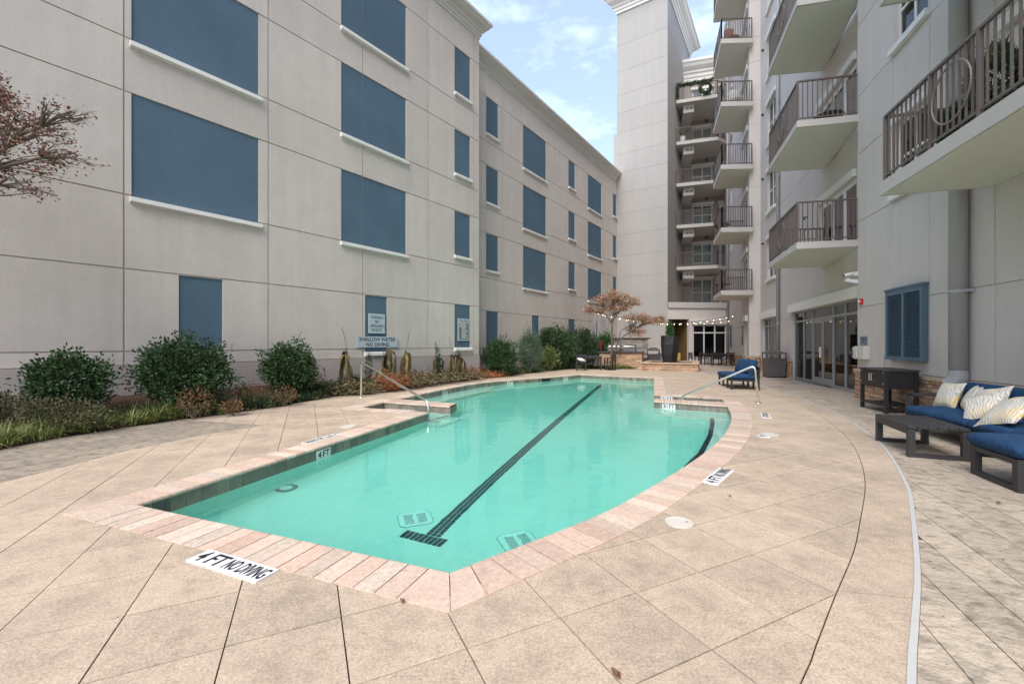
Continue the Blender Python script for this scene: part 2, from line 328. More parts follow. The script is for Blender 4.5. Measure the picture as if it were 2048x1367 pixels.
# ---- walls
class Wall:      # local x along wall, -y towards the courtyard
    def __init__(s, P, d, root): s.P = P; s.rz = ang(d); s.root = root; s.loc = (P[0]-root.location.x, P[1]-root.location.y, 0)
    def add(s, name, mb, mat, parent=None, **k):
        if parent: return obj(name, mb, mat, parent, **k)
        return obj(name, mb, mat, s.root, s.loc, s.rz, **k)
    def pt(s, x, y=0, z=0):
        c, n = math.cos(s.rz), math.sin(s.rz); return (s.P[0]+c*x-n*y, s.P[1]+n*x+c*y, z)
def holed(mb, x0, x1, z0, z1, holes, yf, yb):
    hs = [(max(a,x0),min(b,x1),max(c,z0),min(d,z1)) for a,b,c,d in holes if a<x1 and b>x0 and c<z1 and d>z0]
    xs = sorted({x0,x1}|{h[0] for h in hs}|{h[1] for h in hs}); zs = sorted({z0,z1}|{h[2] for h in hs}|{h[3] for h in hs})
    solid = {}
    for i in range(len(xs)-1):
        for j in range(len(zs)-1):
            cx, cz = (xs[i]+xs[i+1])/2, (zs[j]+zs[j+1])/2
            solid[i,j] = not any(h[0]<cx<h[1] and h[2]<cz<h[3] for h in hs)
    for (i,j), ok in solid.items():
        if not ok: continue
        a,b,c,d = xs[i],xs[i+1],zs[j],zs[j+1]
        mb.add([(a,yf,c),(b,yf,c),(b,yf,d),(a,yf,d)], [(0,1,2,3)])
        mb.add([(a,yb,c),(b,yb,c),(b,yb,d),(a,yb,d)], [(3,2,1,0)])
        if not solid.get((i-1,j)): mb.add([(a,yf,c),(a,yb,c),(a,yb,d),(a,yf,d)], [(3,2,1,0)])
        if not solid.get((i+1,j)): mb.add([(b,yf,c),(b,yb,c),(b,yb,d),(b,yf,d)], [(0,1,2,3)])
        if not solid.get((i,j-1)): mb.add([(a,yf,c),(b,yf,c),(b,yb,c),(a,yb,c)], [(3,2,1,0)])
        if not solid.get((i,j+1)): mb.add([(a,yf,d),(b,yf,d),(b,yb,d),(a,yb,d)], [(0,1,2,3)])
    return mb
def clad(W, xs, zs, holes, mat, gap=0.026, t=0.032, name='wall_panel', hfirst=None):
    for i in range(len(xs)-1):
        for j in range(len(zs)-1):
            mb = MB(); holed(mb, xs[i]+(gap/2 if i else 0), xs[i+1]-(gap/2 if i < len(xs)-2 else 0), zs[j]+gap/2, zs[j+1]-gap/2, holes, -t, 0.002)
            if mb.f: W.add(name, mb, mat)
def cornice(W, x0, x1, z, prof, mat, name='cornice', m0=0, m1=0):
    # prof: (outward, dz) from wall face; x extents grow with outward by m0/m1 (mitre)
    vs = []; fs = []; n = len(prof)
    for xx, sg, m in ((x0,-1,m0),(x1,1,m1)):
        for o_, dz in prof: vs.append((xx+sg*m*o_, -o_, z+dz))
    for i in range(n-1): fs.append((i, n+i, n+i+1, i+1))
    fs += [tuple(range(n)), tuple(range(2*n-1, n-1, -1)), (n-1, 2*n-1, n, 0)]
    return W.add(name, MB().add(vs, fs), mat)
CPROF = [(0.0,0),(0.05,0.0),(0.06,0.10),(0.10,0.13),(0.11,0.22),(0.17,0.27),(0.18,0.33),(0.24,0.37),(0.33,0.44),(0.38,0.52),(0.39,0.55),(0.43,0.56),(0.44,0.66),(0.0,0.68)]

# ================================================================== GROUND, DECK, POOL
A = (math.sin(R(64.2)), math.cos(R(64.2))); B = (-A[1], A[0])
def cr(pts, n=4, closed=False):
    o = []
    for i in range(len(pts)-1):
        p0 = pts[max(i-1,0)]; p1 = pts[i]; p2 = pts[i+1]; p3 = pts[min(i+2,len(pts)-1)]
        for k in range(n):
            t = k/n
            o.append(tuple(0.5*((2*p1[c])+(-p0[c]+p2[c])*t+(2*p0[c]-5*p1[c]+4*p2[c]-p3[c])*t*t+(-p0[c]+3*p1[c]-3*p2[c]+p3[c])*t**3) for c in (0,1)))
    o.append(pts[-1]); return o
curveR = cr([(-0.38,2.587),(0.532,3.315),(1.047,3.80),(1.876,4.73),(2.516,5.50),(3.096,6.28),(3.66,7.15),(4.28,8.25),(4.92,9.67)], 3)
farL = cr([(3.19,19.67),(1.41,17.9),(-1.01,15.66),(-2.2,13.08),(-2.92,10.85)], 3)
OUT = [(-3.30,3.70)] + curveR + [(5.14,10.23),(5.41,10.95),(3.97,11.84),(5.955,17.76)] + farL + [(-3.12,10.37),(-3.37,9.40),(-1.73,8.72)]
def offset(poly, d):
    n = len(poly); res = []
    for i in range(n):
        a, b, c = poly[i-1], poly[i], poly[(i+1)%n]
        u1, _ = unit(a,b); u2, _ = unit(b,c); n1 = (u1[1],-u1[0]); n2 = (u2[1],-u2[0])
        k = d/max(0.35, 1+n1[0]*n2[0]+n1[1]*n2[1])
        res.append((b[0]+(n1[0]+n2[0])*k, b[1]+(n1[1]+n2[1])*k))
    return res
COPW = 0.325
OUTC = offset(OUT, COPW); HOLE = offset(OUT, 0.20)
def pip(p, poly):
    x, y = p; c = False; n = len(poly)
    for i in range(n):
        x1, y1 = poly[i]; x2, y2 = poly[i-1]
        if (y1 > y) != (y2 > y) and x < (x2-x1)*(y-y1)/(y2-y1)+x1: c = not c
    return c
def region(outer, holes=()):
    vs = []; es = []
    for poly in (outer, *holes):
        o = len(vs); vs += [Vector(p) for p in poly]; es += [(o+i, o+(i+1)%len(poly)) for i in range(len(poly))]
    V, E, F, *_ = delaunay_2d_cdt(vs, es, [], 0, 1e-5)
    tris = []
    for f in F:
        t = [tuple(V[i]) for i in f]; c = (sum(p[0] for p in t)/3, sum(p[1] for p in t)/3)
        if pip(c, outer) and not any(pip(c, h) for h in holes): tris.append(t)
    return tris
def clip(poly, cell):
    for i in range(len(cell)):
        a = cell[i]; b = cell[(i+1)%len(cell)]; nx, ny = -(b[1]-a[1]), b[0]-a[0]
        res = []
        for k in range(len(poly)):
            p = poly[k-1]; q = poly[k]; dp = (p[0]-a[0])*nx+(p[1]-a[1])*ny; dq = (q[0]-a[0])*nx+(q[1]-a[1])*ny
            if dp >= 0 and dq >= 0: res.append(q)
            elif dp >= 0 > dq or dq >= 0 > dp:
                t = dp/(dp-dq); x = (p[0]+(q[0]-p[0])*t, p[1]+(q[1]-p[1])*t); res.append(x)
                if dq >= 0: res.append(q)
        poly = res
        if len(poly) < 3: return []
    return poly
def slab_from(polys, z, th):
    idx = {}; vs = []; fs = []; ec = {}
    def vi(p):
        k = (round(p[0],4), round(p[1],4))
        if k not in idx: idx[k] = len(vs); vs.append(k)
        return idx[k]
    for p in polys:
        f = []
        for q in p:
            i = vi(q)
            if not f or f[-1] != i: f.append(i)
        if len(f) > 1 and f[0] == f[-1]: f.pop()
        if len(f) < 3: continue
        ar = sum(vs[f[i]][0]*vs[f[(i+1)%len(f)]][1]-vs[f[(i+1)%len(f)]][0]*vs[f[i]][1] for i in range(len(f)))
        if abs(ar) < 1e-6: continue
        if ar < 0: f = f[::-1]
        fs.append(f)
        for i in range(len(f)): ec[(f[i], f[(i+1)%len(f)])] = 1
    n = len(vs); V3 = [(x,y,z) for x,y in vs]+[(x,y,z-th) for x,y in vs]; F3 = [tuple(f) for f in fs]
    for (a,b) in ec:
        if (b,a) not in ec: F3.append((b,a,a+n,b+n))
    return V3, F3
def area(polys): return sum(abs(sum(p[i-1][0]*p[i][1]-p[i][0]*p[i-1][1] for i in range(len(p))))/2 for p in polys)

ground = tag(obj('ground', MB().add(*(lambda T: ([(*p, -0.06) for t in T for p in t], [(3*i,3*i+1,3*i+2) for i in range(len(T))]))(region([(-250,-120),(250,-120),(250,400),(-250,400)], [HOLE]))), SUBB), kind='structure')
BED_EDGE = [(-7.4,3.0),(-6.95,4.6),(-6.80,5.64),(-6.78,6.3),(-6.516,7.212),(-6.154,7.902),(-5.75,8.50),(-5.42,9.2),(-5.20,9.75),(-4.93,10.8),(-4.28,12.4),(-3.30,14.25),(-1.75,16.6),(-0.3,18.5),(0.90,20.6),(2.1,22.6),(3.1,24.0),(4.7,24.15),(6.9,23.9)]
ARC = [(-3.2,-1.6),(-1.5,-0.4),(0.1,0.75),(1.184,1.753),(1.419,1.987),(1.799,2.371),(2.306,2.874),(2.749,3.362),(3.31,3.993),(3.68,4.44),(4.17,5.085),(4.784,5.98),(5.29,6.855),(5.644,7.532),(6.243,8.815),(6.85,10.6),(7.15,12.4)]
ARC = cr(ARC, 3)
STRIP = [(-3.0,-2.4),(-0.9,-0.75),(0.6,0.65),(1.627,1.753),(2.028,2.16),(2.585,2.732),(3.62,3.88),(3.963,4.302),(4.559,5.092),(5.248,6.103),(5.909,7.301),(6.591,8.686),(7.25,10.45),(7.95,12.4),(8.55,14.7),(9.0,17.2),(9.2,20.4)]
STRIP = cr(STRIP, 3)
LSTAMP = [(-5.2,-6),(-5.22,0),(-5.20,3.0),(-5.148,4.416),(-5.056,5.545),(-4.793,6.549),(-4.28,7.364)]
LTIP_UP = [(-4.28,7.364),(-6.154,7.902)]
def shifted(line, d):
    res = []
    for i in range(len(line)):
        u, _ = unit(line[max(i-1,0)], line[min(i+1,len(line)-1)]); res.append((line[i][0]+u[1]*d, line[i][1]-u[0]*d))
    return res
deckD1 = LSTAMP + [(-6.154,7.902)] + BED_EDGE[6:17] + [(4.7,24.1),(6.9,23.4),(6.9,22.9),(9.5,21.7),(9.2,20.4)] + STRIP[::-1][1:-1]
# split by the arc joint
iarc = [p for p in ARC]
D_in = LSTAMP + [(-6.154,7.902)] + BED_EDGE[6:17] + [(4.7,24.1),(6.9,23.4),(6.9,22.9),(9.5,21.7),(9.2,20.4)] + [p for p in STRIP[::-1] if 12.6 < p[1] < 20.3] + [(7.9,12.4),(7.15,12.4)] + ARC[::-1][1:] + [(-3.4,-6)]
D_out = shifted(ARC, 0.0065) + [(7.94,12.4)] + [p for p in STRIP[::-1] if p[1] < 12.3]
deck = tag(obj('pool_deck', MB().add(*(lambda T: ([(*p, -0.03) for t in T for p in t], [(3*i,3*i+1,3*i+2) for i in range(len(T))]))(region(deckD1+[(-4,-6)], [HOLE]))), SUBB), kind='structure')
def cells_to_panels(tris, cells, parent, mat, name, zt, th, maxobj, jitter=0.0, farfn=None):
    out_ = []
    for cell in cells:
        xs = [p[0] for p in cell]; ys = [p[1] for p in cell]; bb = (min(xs),max(xs),min(ys),max(ys)); ps = []
        for t in tris:
            if max(p[0] for p in t) < bb[0] or min(p[0] for p in t) > bb[1] or max(p[1] for p in t) < bb[2] or min(p[1] for p in t) > bb[3]: continue
            c = clip(list(t), cell)
            if c: ps.append(c)
        if ps and area(ps) > 0.0015: out_.append((ps, sum(xs)/len(xs), sum(ys)/len(ys)))
    def inview(x, y): return y > 0.9 and abs(x) < 1.3*y+0.8
    near = sorted([o for o in out_ if inview(o[1], o[2]) and not (farfn and farfn(o[1],o[2]))], key=lambda o: o[2]*o[2]+o[1]*o[1])
    ids = set(id(o) for o in near[:maxobj]); rest = MB()
    for o in out_:
        V3, F3 = slab_from(o[0], zt+rnd.uniform(-jitter, jitter), th)
        if not F3: continue
        if id(o) in ids: obj(name, MB().add(V3, F3), mat, parent)
        else: rest.add(V3, F3)
    if rest.f: tag(obj(name+'s_beyond', rest, mat, parent), kind='stuff')
def grid_cells(a0, da, na, b0, db, nb, g):
    cs = []
    for i in range(*na):
        for j in range(*nb):
            al, ah = a0+da*i+g/2, a0+da*(i+1)-g/2; bl, bh = b0+db*j+g/2, b0+db*(j+1)-g/2
            cs.append([(a*A[0]+b*B[0], a*A[1]+b*B[1]) for a,b in ((al,bl),(ah,bl),(ah,bh),(al,bh))])
    return cs
trisD = region(D_in, [HOLE])
# far part of the deck has no cut joints: one broom-finished slab per area
def farpart(x, y): return y > 10.3 or (x > 2.6 and y > 6.9+0.35*(x-4))
cs = grid_cells(-0.343, 0.5037, (-22, 36), 1.357, 0.4956, (-18, 46), 0.0068)
cn = [c for c in cs if not farpart(sum(p[0] for p in c)/4, sum(p[1] for p in c)/4)]
cfar = grid_cells(-0.343, 0.5037, (-22, 36), 1.357, 0.4956, (-18, 46), -0.0001)
cfar = [c for c, d in zip(cfar, cs) if farpart(sum(p[0] for p in d)/4, sum(p[1] for p in d)/4)]
cells_to_panels(trisD, cn, deck, CONC, 'deck_panel', 0.0, 0.012, 285, 0.0012)
cells_to_panels(trisD, cfar, deck, CONC, 'deck_slab', 0.0, 0.012, 0)
# outer band between the arc joint and the white strip, cut by a few radial joints
trisO = region(D_out)
radial = [((-9,-9),(-9,-9.5))]
cuts = [ARC[0], (1.92,2.43), (3.46,4.10), (5.0,6.25), (6.6,9.9)]
prev = None
band = []
cy = [-4, 2.05, 3.62, 5.35, 8.2, 11.0, 14]
for i in range(len(cy)-1):
    a, b = cy[i]+0.005, cy[i+1]-0.005
    band.append([(-6,a+0.33*6+0.0),(10,a-0.33*10+2.0),(10,b-0.33*10+2.0),(-6,b+0.33*6)])
cells_to_panels(trisO, band, deck, CONC, 'deck_band', -0.001, 0.012, 20)
strip = tag(obj('drain_strip', MB(), LINEW), kind='structure')
sm = MB(); so = shifted(STRIP, 0.030)
for i in range(len(STRIP)-1):
    a, b, c, d = STRIP[i], STRIP[i+1], so[i+1], so[i]
    sm.add([(*a,.004),(*b,.004),(*c,.004),(*d,.004),(*a,-.03),(*b,-.03),(*c,-.03),(*d,-.03)], [(3,2,1,0),(4,5,1,0),(3,2,6,7)])
strip.data = sm.mesh('drain_strip', LINEW)
# stamped concrete on the right and far side
s2 = shifted(STRIP, 0.032)
R_out = s2 + [(9.54,21.7),(6.95,23.0),(6.95,24.0),(4.6,24.2),(4.6,36),(30,36),(30,-8),(-3,-8)]
paving = tag(obj('stamped_paving', MB().add(*(lambda T: ([(*p, -0.02) for t in T for p in t], [(3*i,3*i+1,3*i+2) for i in range(len(T))]))(region(R_out))), SUBS), kind='structure')
def ashlar(th, x0, x1, y0, y1, wd, lmin, lmax, g):
    c_, s_ = math.cos(th), math.sin(th); cs_ = []; v = y0
    while v < y1:
        wv = wd*rnd.choice((0.8,1,1,1.3)); u = x0+rnd.uniform(-lmax, 0)
        while u < x1:
            l = rnd.uniform(lmin, lmax)
            cs_.append([(c_*a-s_*b, s_*a+c_*b) for a,b in ((u+g,v+g),(u+l-g,v+g),(u+l-g,v+wv-g),(u+g,v+wv-g))])
            u += l
        v += wv
    return cs_
cs = ashlar(R(68), -4, 21, -14, 3.5, 0.24, 0.35, 0.8, 0.0028)
cs = [c for c in cs if c[0][1] < 13.5 and c[0][1] > -7]
trisR = region(R_out)
cells_to_panels(trisR, cs, paving, STAMP, 'paver', 0.0, 0.010, 290, 0.0015)
cs = ashlar(R(68), 12, 38, -22, 10, 0.5, 0.7, 1.6, 0.003)
cs = [c for c in cs if 13.5 < sum(p[1] for p in c)/4 < 36]
FARP = M('far_paving', (0.46, 0.36, 0.28), 0.8, var=0.1, noises=((0.8, 0.45, 6), (30, 0.2)), bump=(28, 0.8, 0.01), tint2=((0.24,0.2,0.165), 0.9, 0.5, 0.75))
cells_to_panels(region([(4.6,13.3),(30,13.3),(30,36),(4.6,36)], [deckD1]), cs, paving, FARP, 'far_paver', 0.0, 0.01, 0)
# stamped concrete on the left
L_out = LSTAMP + [(-6.154,7.902),(-6.516,7.212),(-6.78,6.3),(-6.80,5.64),(-6.95,4.6),(-7.4,3.0),(-8.5,0),(-9,-6)]
paving2 = tag(obj('stamped_walkway', MB().add(*(lambda T: ([(*p, -0.02) for t in T for p in t], [(3*i,3*i+1,3*i+2) for i in range(len(T))]))(region(L_out))), SUBS), kind='structure')
cs = ashlar(R(60), -10, 6, 2, 11, 0.24, 0.35, 0.8, 0.0028)
cells_to_panels(region(L_out), cs, paving2, STAMPL, 'paver', -0.001, 0.010, 120, 0.0015)
EDGE_F = cr(BED_EDGE, 6)
def wall_d(x, y):
    a = (x+9.04)*.803-(y-7.5)*.596; b = (x+.98)*.8192-(y-20.36)*.5735
    return max(.02, a if (x+1.4)*.596+(y-17.8)*.803 < 0 else b)
def bedz(x, y):
    de = min(math.hypot(x-p[0], y-p[1]) for p in EDGE_F); dw = wall_d(x, y); u = min(1, de/(de+dw)); h_ = .34 if y < 19 else max(.06, .34-.09*(y-19))
    return .008+h_*u*u*(3-2*u)
def bed_sheet():
    vs = []; fs = []; m_ = 10; E_ = [(-9.6,-6),(-8.8,0)]+EDGE_F
    for p in E_:
        n_ = (.5735*0-.803, .596) ; x, y = p
        a = wall_d(x, y)+.35
        if y > 21: a = 8
        for k in range(m_+1):
            q = (x+n_[0]*a*k/m_, y+n_[1]*a*k/m_); vs.append((*q, bedz(*q)+(.02*noise.noise(Vector((q[0]*3,q[1]*3,0))) if 0 < k else 0)))
    for i in range(len(E_)-1):
        for k in range(m_): a = i*(m_+1)+k; fs.append((a,a+m_+1,a+m_+2,a+1))
    return MB().add(vs, fs)
tag(obj('planting_bed', bed_sheet(), MULCH, smooth=True), kind='structure')
tag(obj('far_bed', MB().prism([(2.6,24.15),(6.95,24.1),(7.2,36),(-2,36),(-2,24)], -.05, .012), MULCH), kind='structure')

# ---- pool shell
FLOOR = -0.80; WZ = -0.165
pool = tag(obj('swimming_pool', MB(), PLAST), kind='structure')
pm = MB(); n = len(OUT); W2 = offset(OUT, 0.012)
for i in range(n):
    a, b = W2[i], W2[(i+1)%n]
    pm.add([(*a,-0.028),(*b,-0.028),(*b,FLOOR),(*a,FLOOR)], [(0,3,2,1)])
T = region(offset(OUT, 0.05)); pm.add([(*p, FLOOR) for t in T for p in t], [(3*i,3*i+1,3*i+2) for i in range(len(T))])
BAR_R = [(3.50,10.48),(4.92,9.67),(5.14,10.23),(3.66,10.91)]
BAR_L = [(-1.395,9.57),(-3.12,10.37),(-2.92,10.85),(-1.31,10.03)]
pm.prism(BAR_R, FLOOR+.001, -0.04); pm.prism(BAR_L, FLOOR+.001, -0.04)
pool.data = pm.mesh('swimming_pool', PLAST)
bench = cr([(3.43,10.17),(3.484,9.675),(3.831,9.412),(4.314,9.282),(4.056,8.707),(3.47,7.544),(2.779,6.367),(2.486,5.972),(2.272,5.645)], 1)
obj('bench', MB().prism(bench+[(2.15,5.0),(2.6,5.55),(3.15,6.25),(3.74,7.12),(4.33,8.2),(4.98,9.68),(3.55,10.5)], FLOOR+.002, -0.42), PLAST, pool)
bl = [(-2.03,11.816),(-1.551,12.682),(-1.051,13.961),(-0.769,14.863),(-0.687,15.361)]
obj('bench', MB().prism(bl+[(-0.95,15.75),(-1.75,14.3),(-2.25,13.05),(-2.95,10.9),(-2.5,10.6)], FLOOR+.002, -0.42), PLAST, pool)
obj('step', MB().prism([(-1.72,8.74),(-1.38,9.60),(-3.12,10.36),(-3.38,9.38)], FLOOR+.002, -0.42), PLAST, pool)
obj('step', MB().prism([(-1.45,8.66),(-1.1,9.45),(-1.5,9.63),(-1.85,8.8)], FLOOR+.002, -0.58), PLAST, pool)
obj('step', MB().prism([(3.98,11.83),(3.67,10.92),(5.13,10.25),(5.42,10.95)], FLOOR+.002, -0.42), PLAST, pool)
def band_line(pts, wd, z, name, parent, mat, th=.006):
    s = shifted(pts, wd); mb = MB()
    for i in range(len(pts)-1): mb.prism([pts[i],pts[i+1],s[i+1],s[i]], z, z+th)
    return obj(name, mb, mat, parent)
band_line([(4.32,9.27),(4.06,8.70),(3.47,7.54),(2.78,6.36),(2.49,5.97),(2.28,5.66)][::-1], 0.08, -0.419, 'edge_tile_line', pool, NAVY)
band_line([(3.49,9.72),(3.83,9.45),(4.31,9.30)], -0.03, -0.419, 'edge_tile_line', pool, NAVY)
band_line([(-1.85,8.80),(-1.47,9.62)], 0.06, -0.419, 'edge_tile_line', pool, NAVY)
# waterline tiles, individual where the wall is seen
tm = {}
def wl_tiles(a, b, name='waterline_tile', wd=0.152):
    d, L = unit(a, b); k = max(1, round(L/wd)); w_ = L/k; nn = (d[1], -d[0])
    for i in range(k):
        key = round(w_, 4)
        if key not in tm: tm[key] = MB().box(0.0015, w_-0.0015, -0.008, 0.004, -0.19, -0.038).mesh(name, TILEM)
        obj(name, tm[key], None, pool, (a[0]+d[0]*w_*i, a[1]+d[1]*w_*i, rnd.uniform(-.001,.001)), ang(d))
tb = MB()
iL = n-1                                   # edge (-1.73,8.72) -> (-3.30,3.70)
N_R = 1+len(curveR)
for i in range(n):
    a, b = OUT[i], OUT[(i+1)%n]
    seen = i >= N_R+1 or i in (n-1,)
    if seen and i != n-2 and i != N_R: wl_tiles(a, b)
    else:
        d, L = unit(a, b); p = [(a[0]-d[1]*0.004+0, a[1]+d[0]*0.004), (b[0]-d[1]*0.004, b[1]+d[0]*0.004)]
        tb.prism([a, b, (b[0]+d[1]*.01, b[1]-d[0]*.01), (a[0]+d[1]*.01, a[1]-d[0]*.01)], -0.19, -0.038)
tag(obj('waterline_tiles_unseen', tb, TILEM, pool), kind='stuff')
for P4 in (BAR_R, BAR_L):
    wl_tiles(P4[1], P4[0]) ; wl_tiles(P4[0], P4[3]); wl_tiles(P4[3], P4[2])
# coping stones
cop = tag(obj('pool_coping', MB(), GROUT), kind='structure')
gm = MB()
O2 = offset(OUT, 0.008); OC2 = offset(OUT, COPW-.006)
for i in range(n):
    gm.prism([O2[i], O2[(i+1)%n], OC2[(i+1)%n], OC2[i]], -0.036, -0.001)
for P4 in (BAR_R, BAR_L): gm.prism(P4, -0.036, -0.001)
cop.data = gm.mesh('pool_coping', GROUT)
def cstone(q, parent=cop):      # rounded inner lip: inner edge first (q0,q1 inner; q2,q3 outer)
    z = 0.006+rnd.uniform(-.0012,.0012); c = (sum(p[0] for p in q)/4, sum(p[1] for p in q)/4)
    def ins(p, k): return (p[0]+(c[0]-p[0])*k, p[1]+(c[1]-p[1])*k)
    i0, i1, o1, o0 = q
    def lerp(a, b, t): return (a[0]+(b[0]-a[0])*t, a[1]+(b[1]-a[1])*t)
    prof = [(-0.045,-0.035),(-0.065,-0.022),(-0.060,-0.008),(-0.03,z-0.002),(0.03,z),(1.0,z),(1.0,-0.03)]
    vs = []
    for t, zz in prof: vs += [(*lerp(i0,o0,t if t<=1 else 1),zz), (*lerp(i1,o1,t if t<=1 else 1),zz)]
    k = len(prof); fs = [(2*i,2*i+1,2*i+3,2*i+2) for i in range(k-1)] + [tuple(2*i for i in range(k))[::-1], tuple(2*i+1 for i in range(k)), (0,2*k-2,2*k-1,1)]
    o = obj('coping_stone', MB().add(vs, fs), BRICKM, parent); return o
ncop = 0
lens = []
# walk runs of smooth edges so stones keep one size round the curve
runs = [[0,1]]
def seglist():
    corners = [0, 1, N_R, N_R+1, N_R+2, N_R+3, N_R+4, N_R+3+len(farL), n-3+0, n-2, n-1, n]
    return corners
def run_stones(idx):
    inn = [OUT[i%n] for i in idx]; outp = [OUTC[i%n] for i in idx]
    cum = [0]
    for i in range(len(inn)-1): cum.append(cum[-1]+math.hypot(inn[i+1][0]-inn[i][0], inn[i+1][1]-inn[i][1]))
    L = cum[-1]; k = max(1, round(L/0.152)); g = 0.0042
    def at(s, arr, end):
        s = min(max(s,0),L)
        for i in range(len(cum)-1):
            if s <= cum[i+1]+1e-9:
                t = (s-cum[i])/(cum[i+1]-cum[i]); a = inn[i]; b = inn[i+1]
                p = (a[0]+(b[0]-a[0])*t, a[1]+(b[1]-a[1])*t)
                if arr == 'in': return p
                d, _ = unit(a, b); nn = (d[1], -d[0])
                if len(idx) > 2:
                    return (outp[i][0]+(outp[i+1][0]-outp[i][0])*t, outp[i][1]+(outp[i+1][1]-outp[i][1])*t)
                q = (p[0]+nn[0]*COPW, p[1]+nn[1]*COPW)
                if end: return outp[0] if s < 1e-6 else outp[-1]
                # keep inside the mitres
                for m_, pin, sg in ((outp[0], inn[0], 1), (outp[-1], inn[-1], -1)):
                    lim = (m_[0]-a[0])*d[0]+(m_[1]-a[1])*d[1]; cur = (q[0]-a[0])*d[0]+(q[1]-a[1])*d[1]
                    if sg*(cur-lim) < 0: q = (q[0]+d[0]*(lim-cur), q[1]+d[1]*(lim-cur))
                return q
    for j in range(k):
        s0, s1 = L*j/k, L*(j+1)/k
        i0, i1 = at(s0+g, 'in', 0), at(s1-g, 'in', 0)
        o0 = at(s0, 'out', True) if j == 0 and len(idx) == 2 else at(s0+g, 'out', False)
        o1 = at(s1, 'out', True) if j == k-1 and len(idx) == 2 else at(s1-g, 'out', False)
        cstone([i0, i1, o1, o0])
rc = [list(range(0,2)), list(range(1,N_R+1)), ]
k0 = N_R
for st, en in ((0,1),(1,N_R),(N_R,N_R+1),(N_R+1,N_R+2),(N_R+2,N_R+3),(N_R+3,N_R+4),(N_R+4,N_R+3+len(farL)),(N_R+3+len(farL),n-3),(n-3,n-2),(n-2,n-1),(n-1,n)):
    if en > st: run_stones(list(range(st, en+1)))
for P4, ww in ((BAR_R, 0.13), (BAR_L, 0.14)):
    p0, p1, p2, p3 = P4; L = math.hypot(p1[0]-p0[0], p1[1]-p0[1]); k = round(L/ww)
    def le(a, b, t): return (a[0]+(b[0]-a[0])*t, a[1]+(b[1]-a[1])*t)
    for j in range(k):
        a, b = (j+0.025)/k, (j+0.975)/k
        cstone([le(p0,p1,a), le(p0,p1,b), le(p3,p2,b), le(p3,p2,a)])
# lane line of small navy tiles
obj('lane_grout', MB().prism([(-0.838,4.085),(-0.685,4.035),(3.62,16.95),(3.47,17.0)], FLOOR, FLOOR+.004).prism([(-1.03,4.165),(-0.60,3.985),(-0.645,3.86),(-1.07,4.04)], FLOOR, FLOOR+.005), NGROUT, pool)
lt = MB().box(-.0212,.0212,-.0212,.0212,0,.006).mesh('lane_tile', NAVY)
ld, lL = unit((-0.76,4.06),(3.545,16.97)); ln = (ld[1], -ld[0]); lmb = MB(); cnt = 0
for j in range(int(lL/0.0505)):
    for i in (-1,0,1):
        c = (-0.76+ld[0]*(j*.0505+.03)+ln[0]*i*.0505, 4.06+ld[1]*(j*.0505+.03)+ln[1]*i*.0505)
        if cnt < 240: obj('lane_tile', lt, None, pool, (c[0],c[1],FLOOR+.004), ang(ld)); cnt += 1
        else: lmb.prism([(c[0]+ld[0]*a*.0212+ln[0]*b*.0212, c[1]+ld[1]*a*.0212+ln[1]*b*.0212) for a,b in ((1,1),(1,-1),(-1,-1),(-1,1))], FLOOR+.004, FLOOR+.010)
tag(obj('lane_tiles_beyond', lmb, NAVY, pool), kind='stuff')
td, tL = unit((-1.05,4.10),(-0.622,3.922)); tn = (-td[1], td[0])
for i in range(9):
    for j in (-1,0,1):
        s_ = (i+.5)*tL/9
        obj('lane_tile', lt, None, pool, (-1.05+td[0]*s_+tn[0]*j*.0465, 4.10+td[1]*s_+tn[1]*j*.0465, FLOOR+.006), ang(td))
# floor drains
def grate(x, y, s_, rz):
    o = obj('main_drain', MB().prism([(x_*s_, y_*s_) for x_,y_ in ((-.5,-.36),(-.36,-.5),(.36,-.5),(.5,-.36),(.5,.36),(.36,.5),(-.36,.5),(-.5,.36))], 0, .012), GRATE, pool, (x,y,FLOOR), rz)
    obj('rim', MB().prism([(x_*s_*1.035, y_*s_*1.035) for x_,y_ in ((-.5,-.36),(-.36,-.5),(.36,-.5),(.5,-.36),(.5,.36),(.36,.5),(-.36,.5),(-.5,.36))], 0.001, .009), GDARK, o)
    mb = MB()
    for i in range(12):
        mb.box(-.34*s_,-.06*s_,(-.32+i*.056)*s_,(-.32+i*.056+.018)*s_,.012,.016); mb.box(.06*s_,.34*s_,(-.32+i*.056)*s_,(-.32+i*.056+.018)*s_,.012,.016)
    obj('slot', mb, GDARK, o); obj('hub', MB().cyl(0,0,.012,.026,.03,12), GRATE, o)
grate(-1.005, 4.42, .33, R(20)); grate(0.06, 3.965, .33, R(20))
o = obj('floor_disc', MB().lathe([(.13,0),(.13,.012),(.09,.02),(.085,.012)],24), GDARK, pool, (-2.763,5.207,FLOOR)); obj('lens', MB().cyl(0,0,.012,.03,.075,20), GRATE, o)  # round floor drain by the left wall; 'lens' is its pale centre cap
o = obj('floor_disc', MB().cyl(0,0,0,.02,.16,20), LID, pool, (2.25,17.0,FLOOR))
# skimmer mouths
SK = M('skimmer_opening', (0.015,0.012,0.012), 0.9)
def on_edge(a, b, t0, t1, z0, z1, mat, name, y=-0.014, y2=-.006):
    d, L = unit(a, b); return obj(name, MB().box(t0, t1, y, y2, z0, z1), mat, pool, (*a, 0), ang(d))
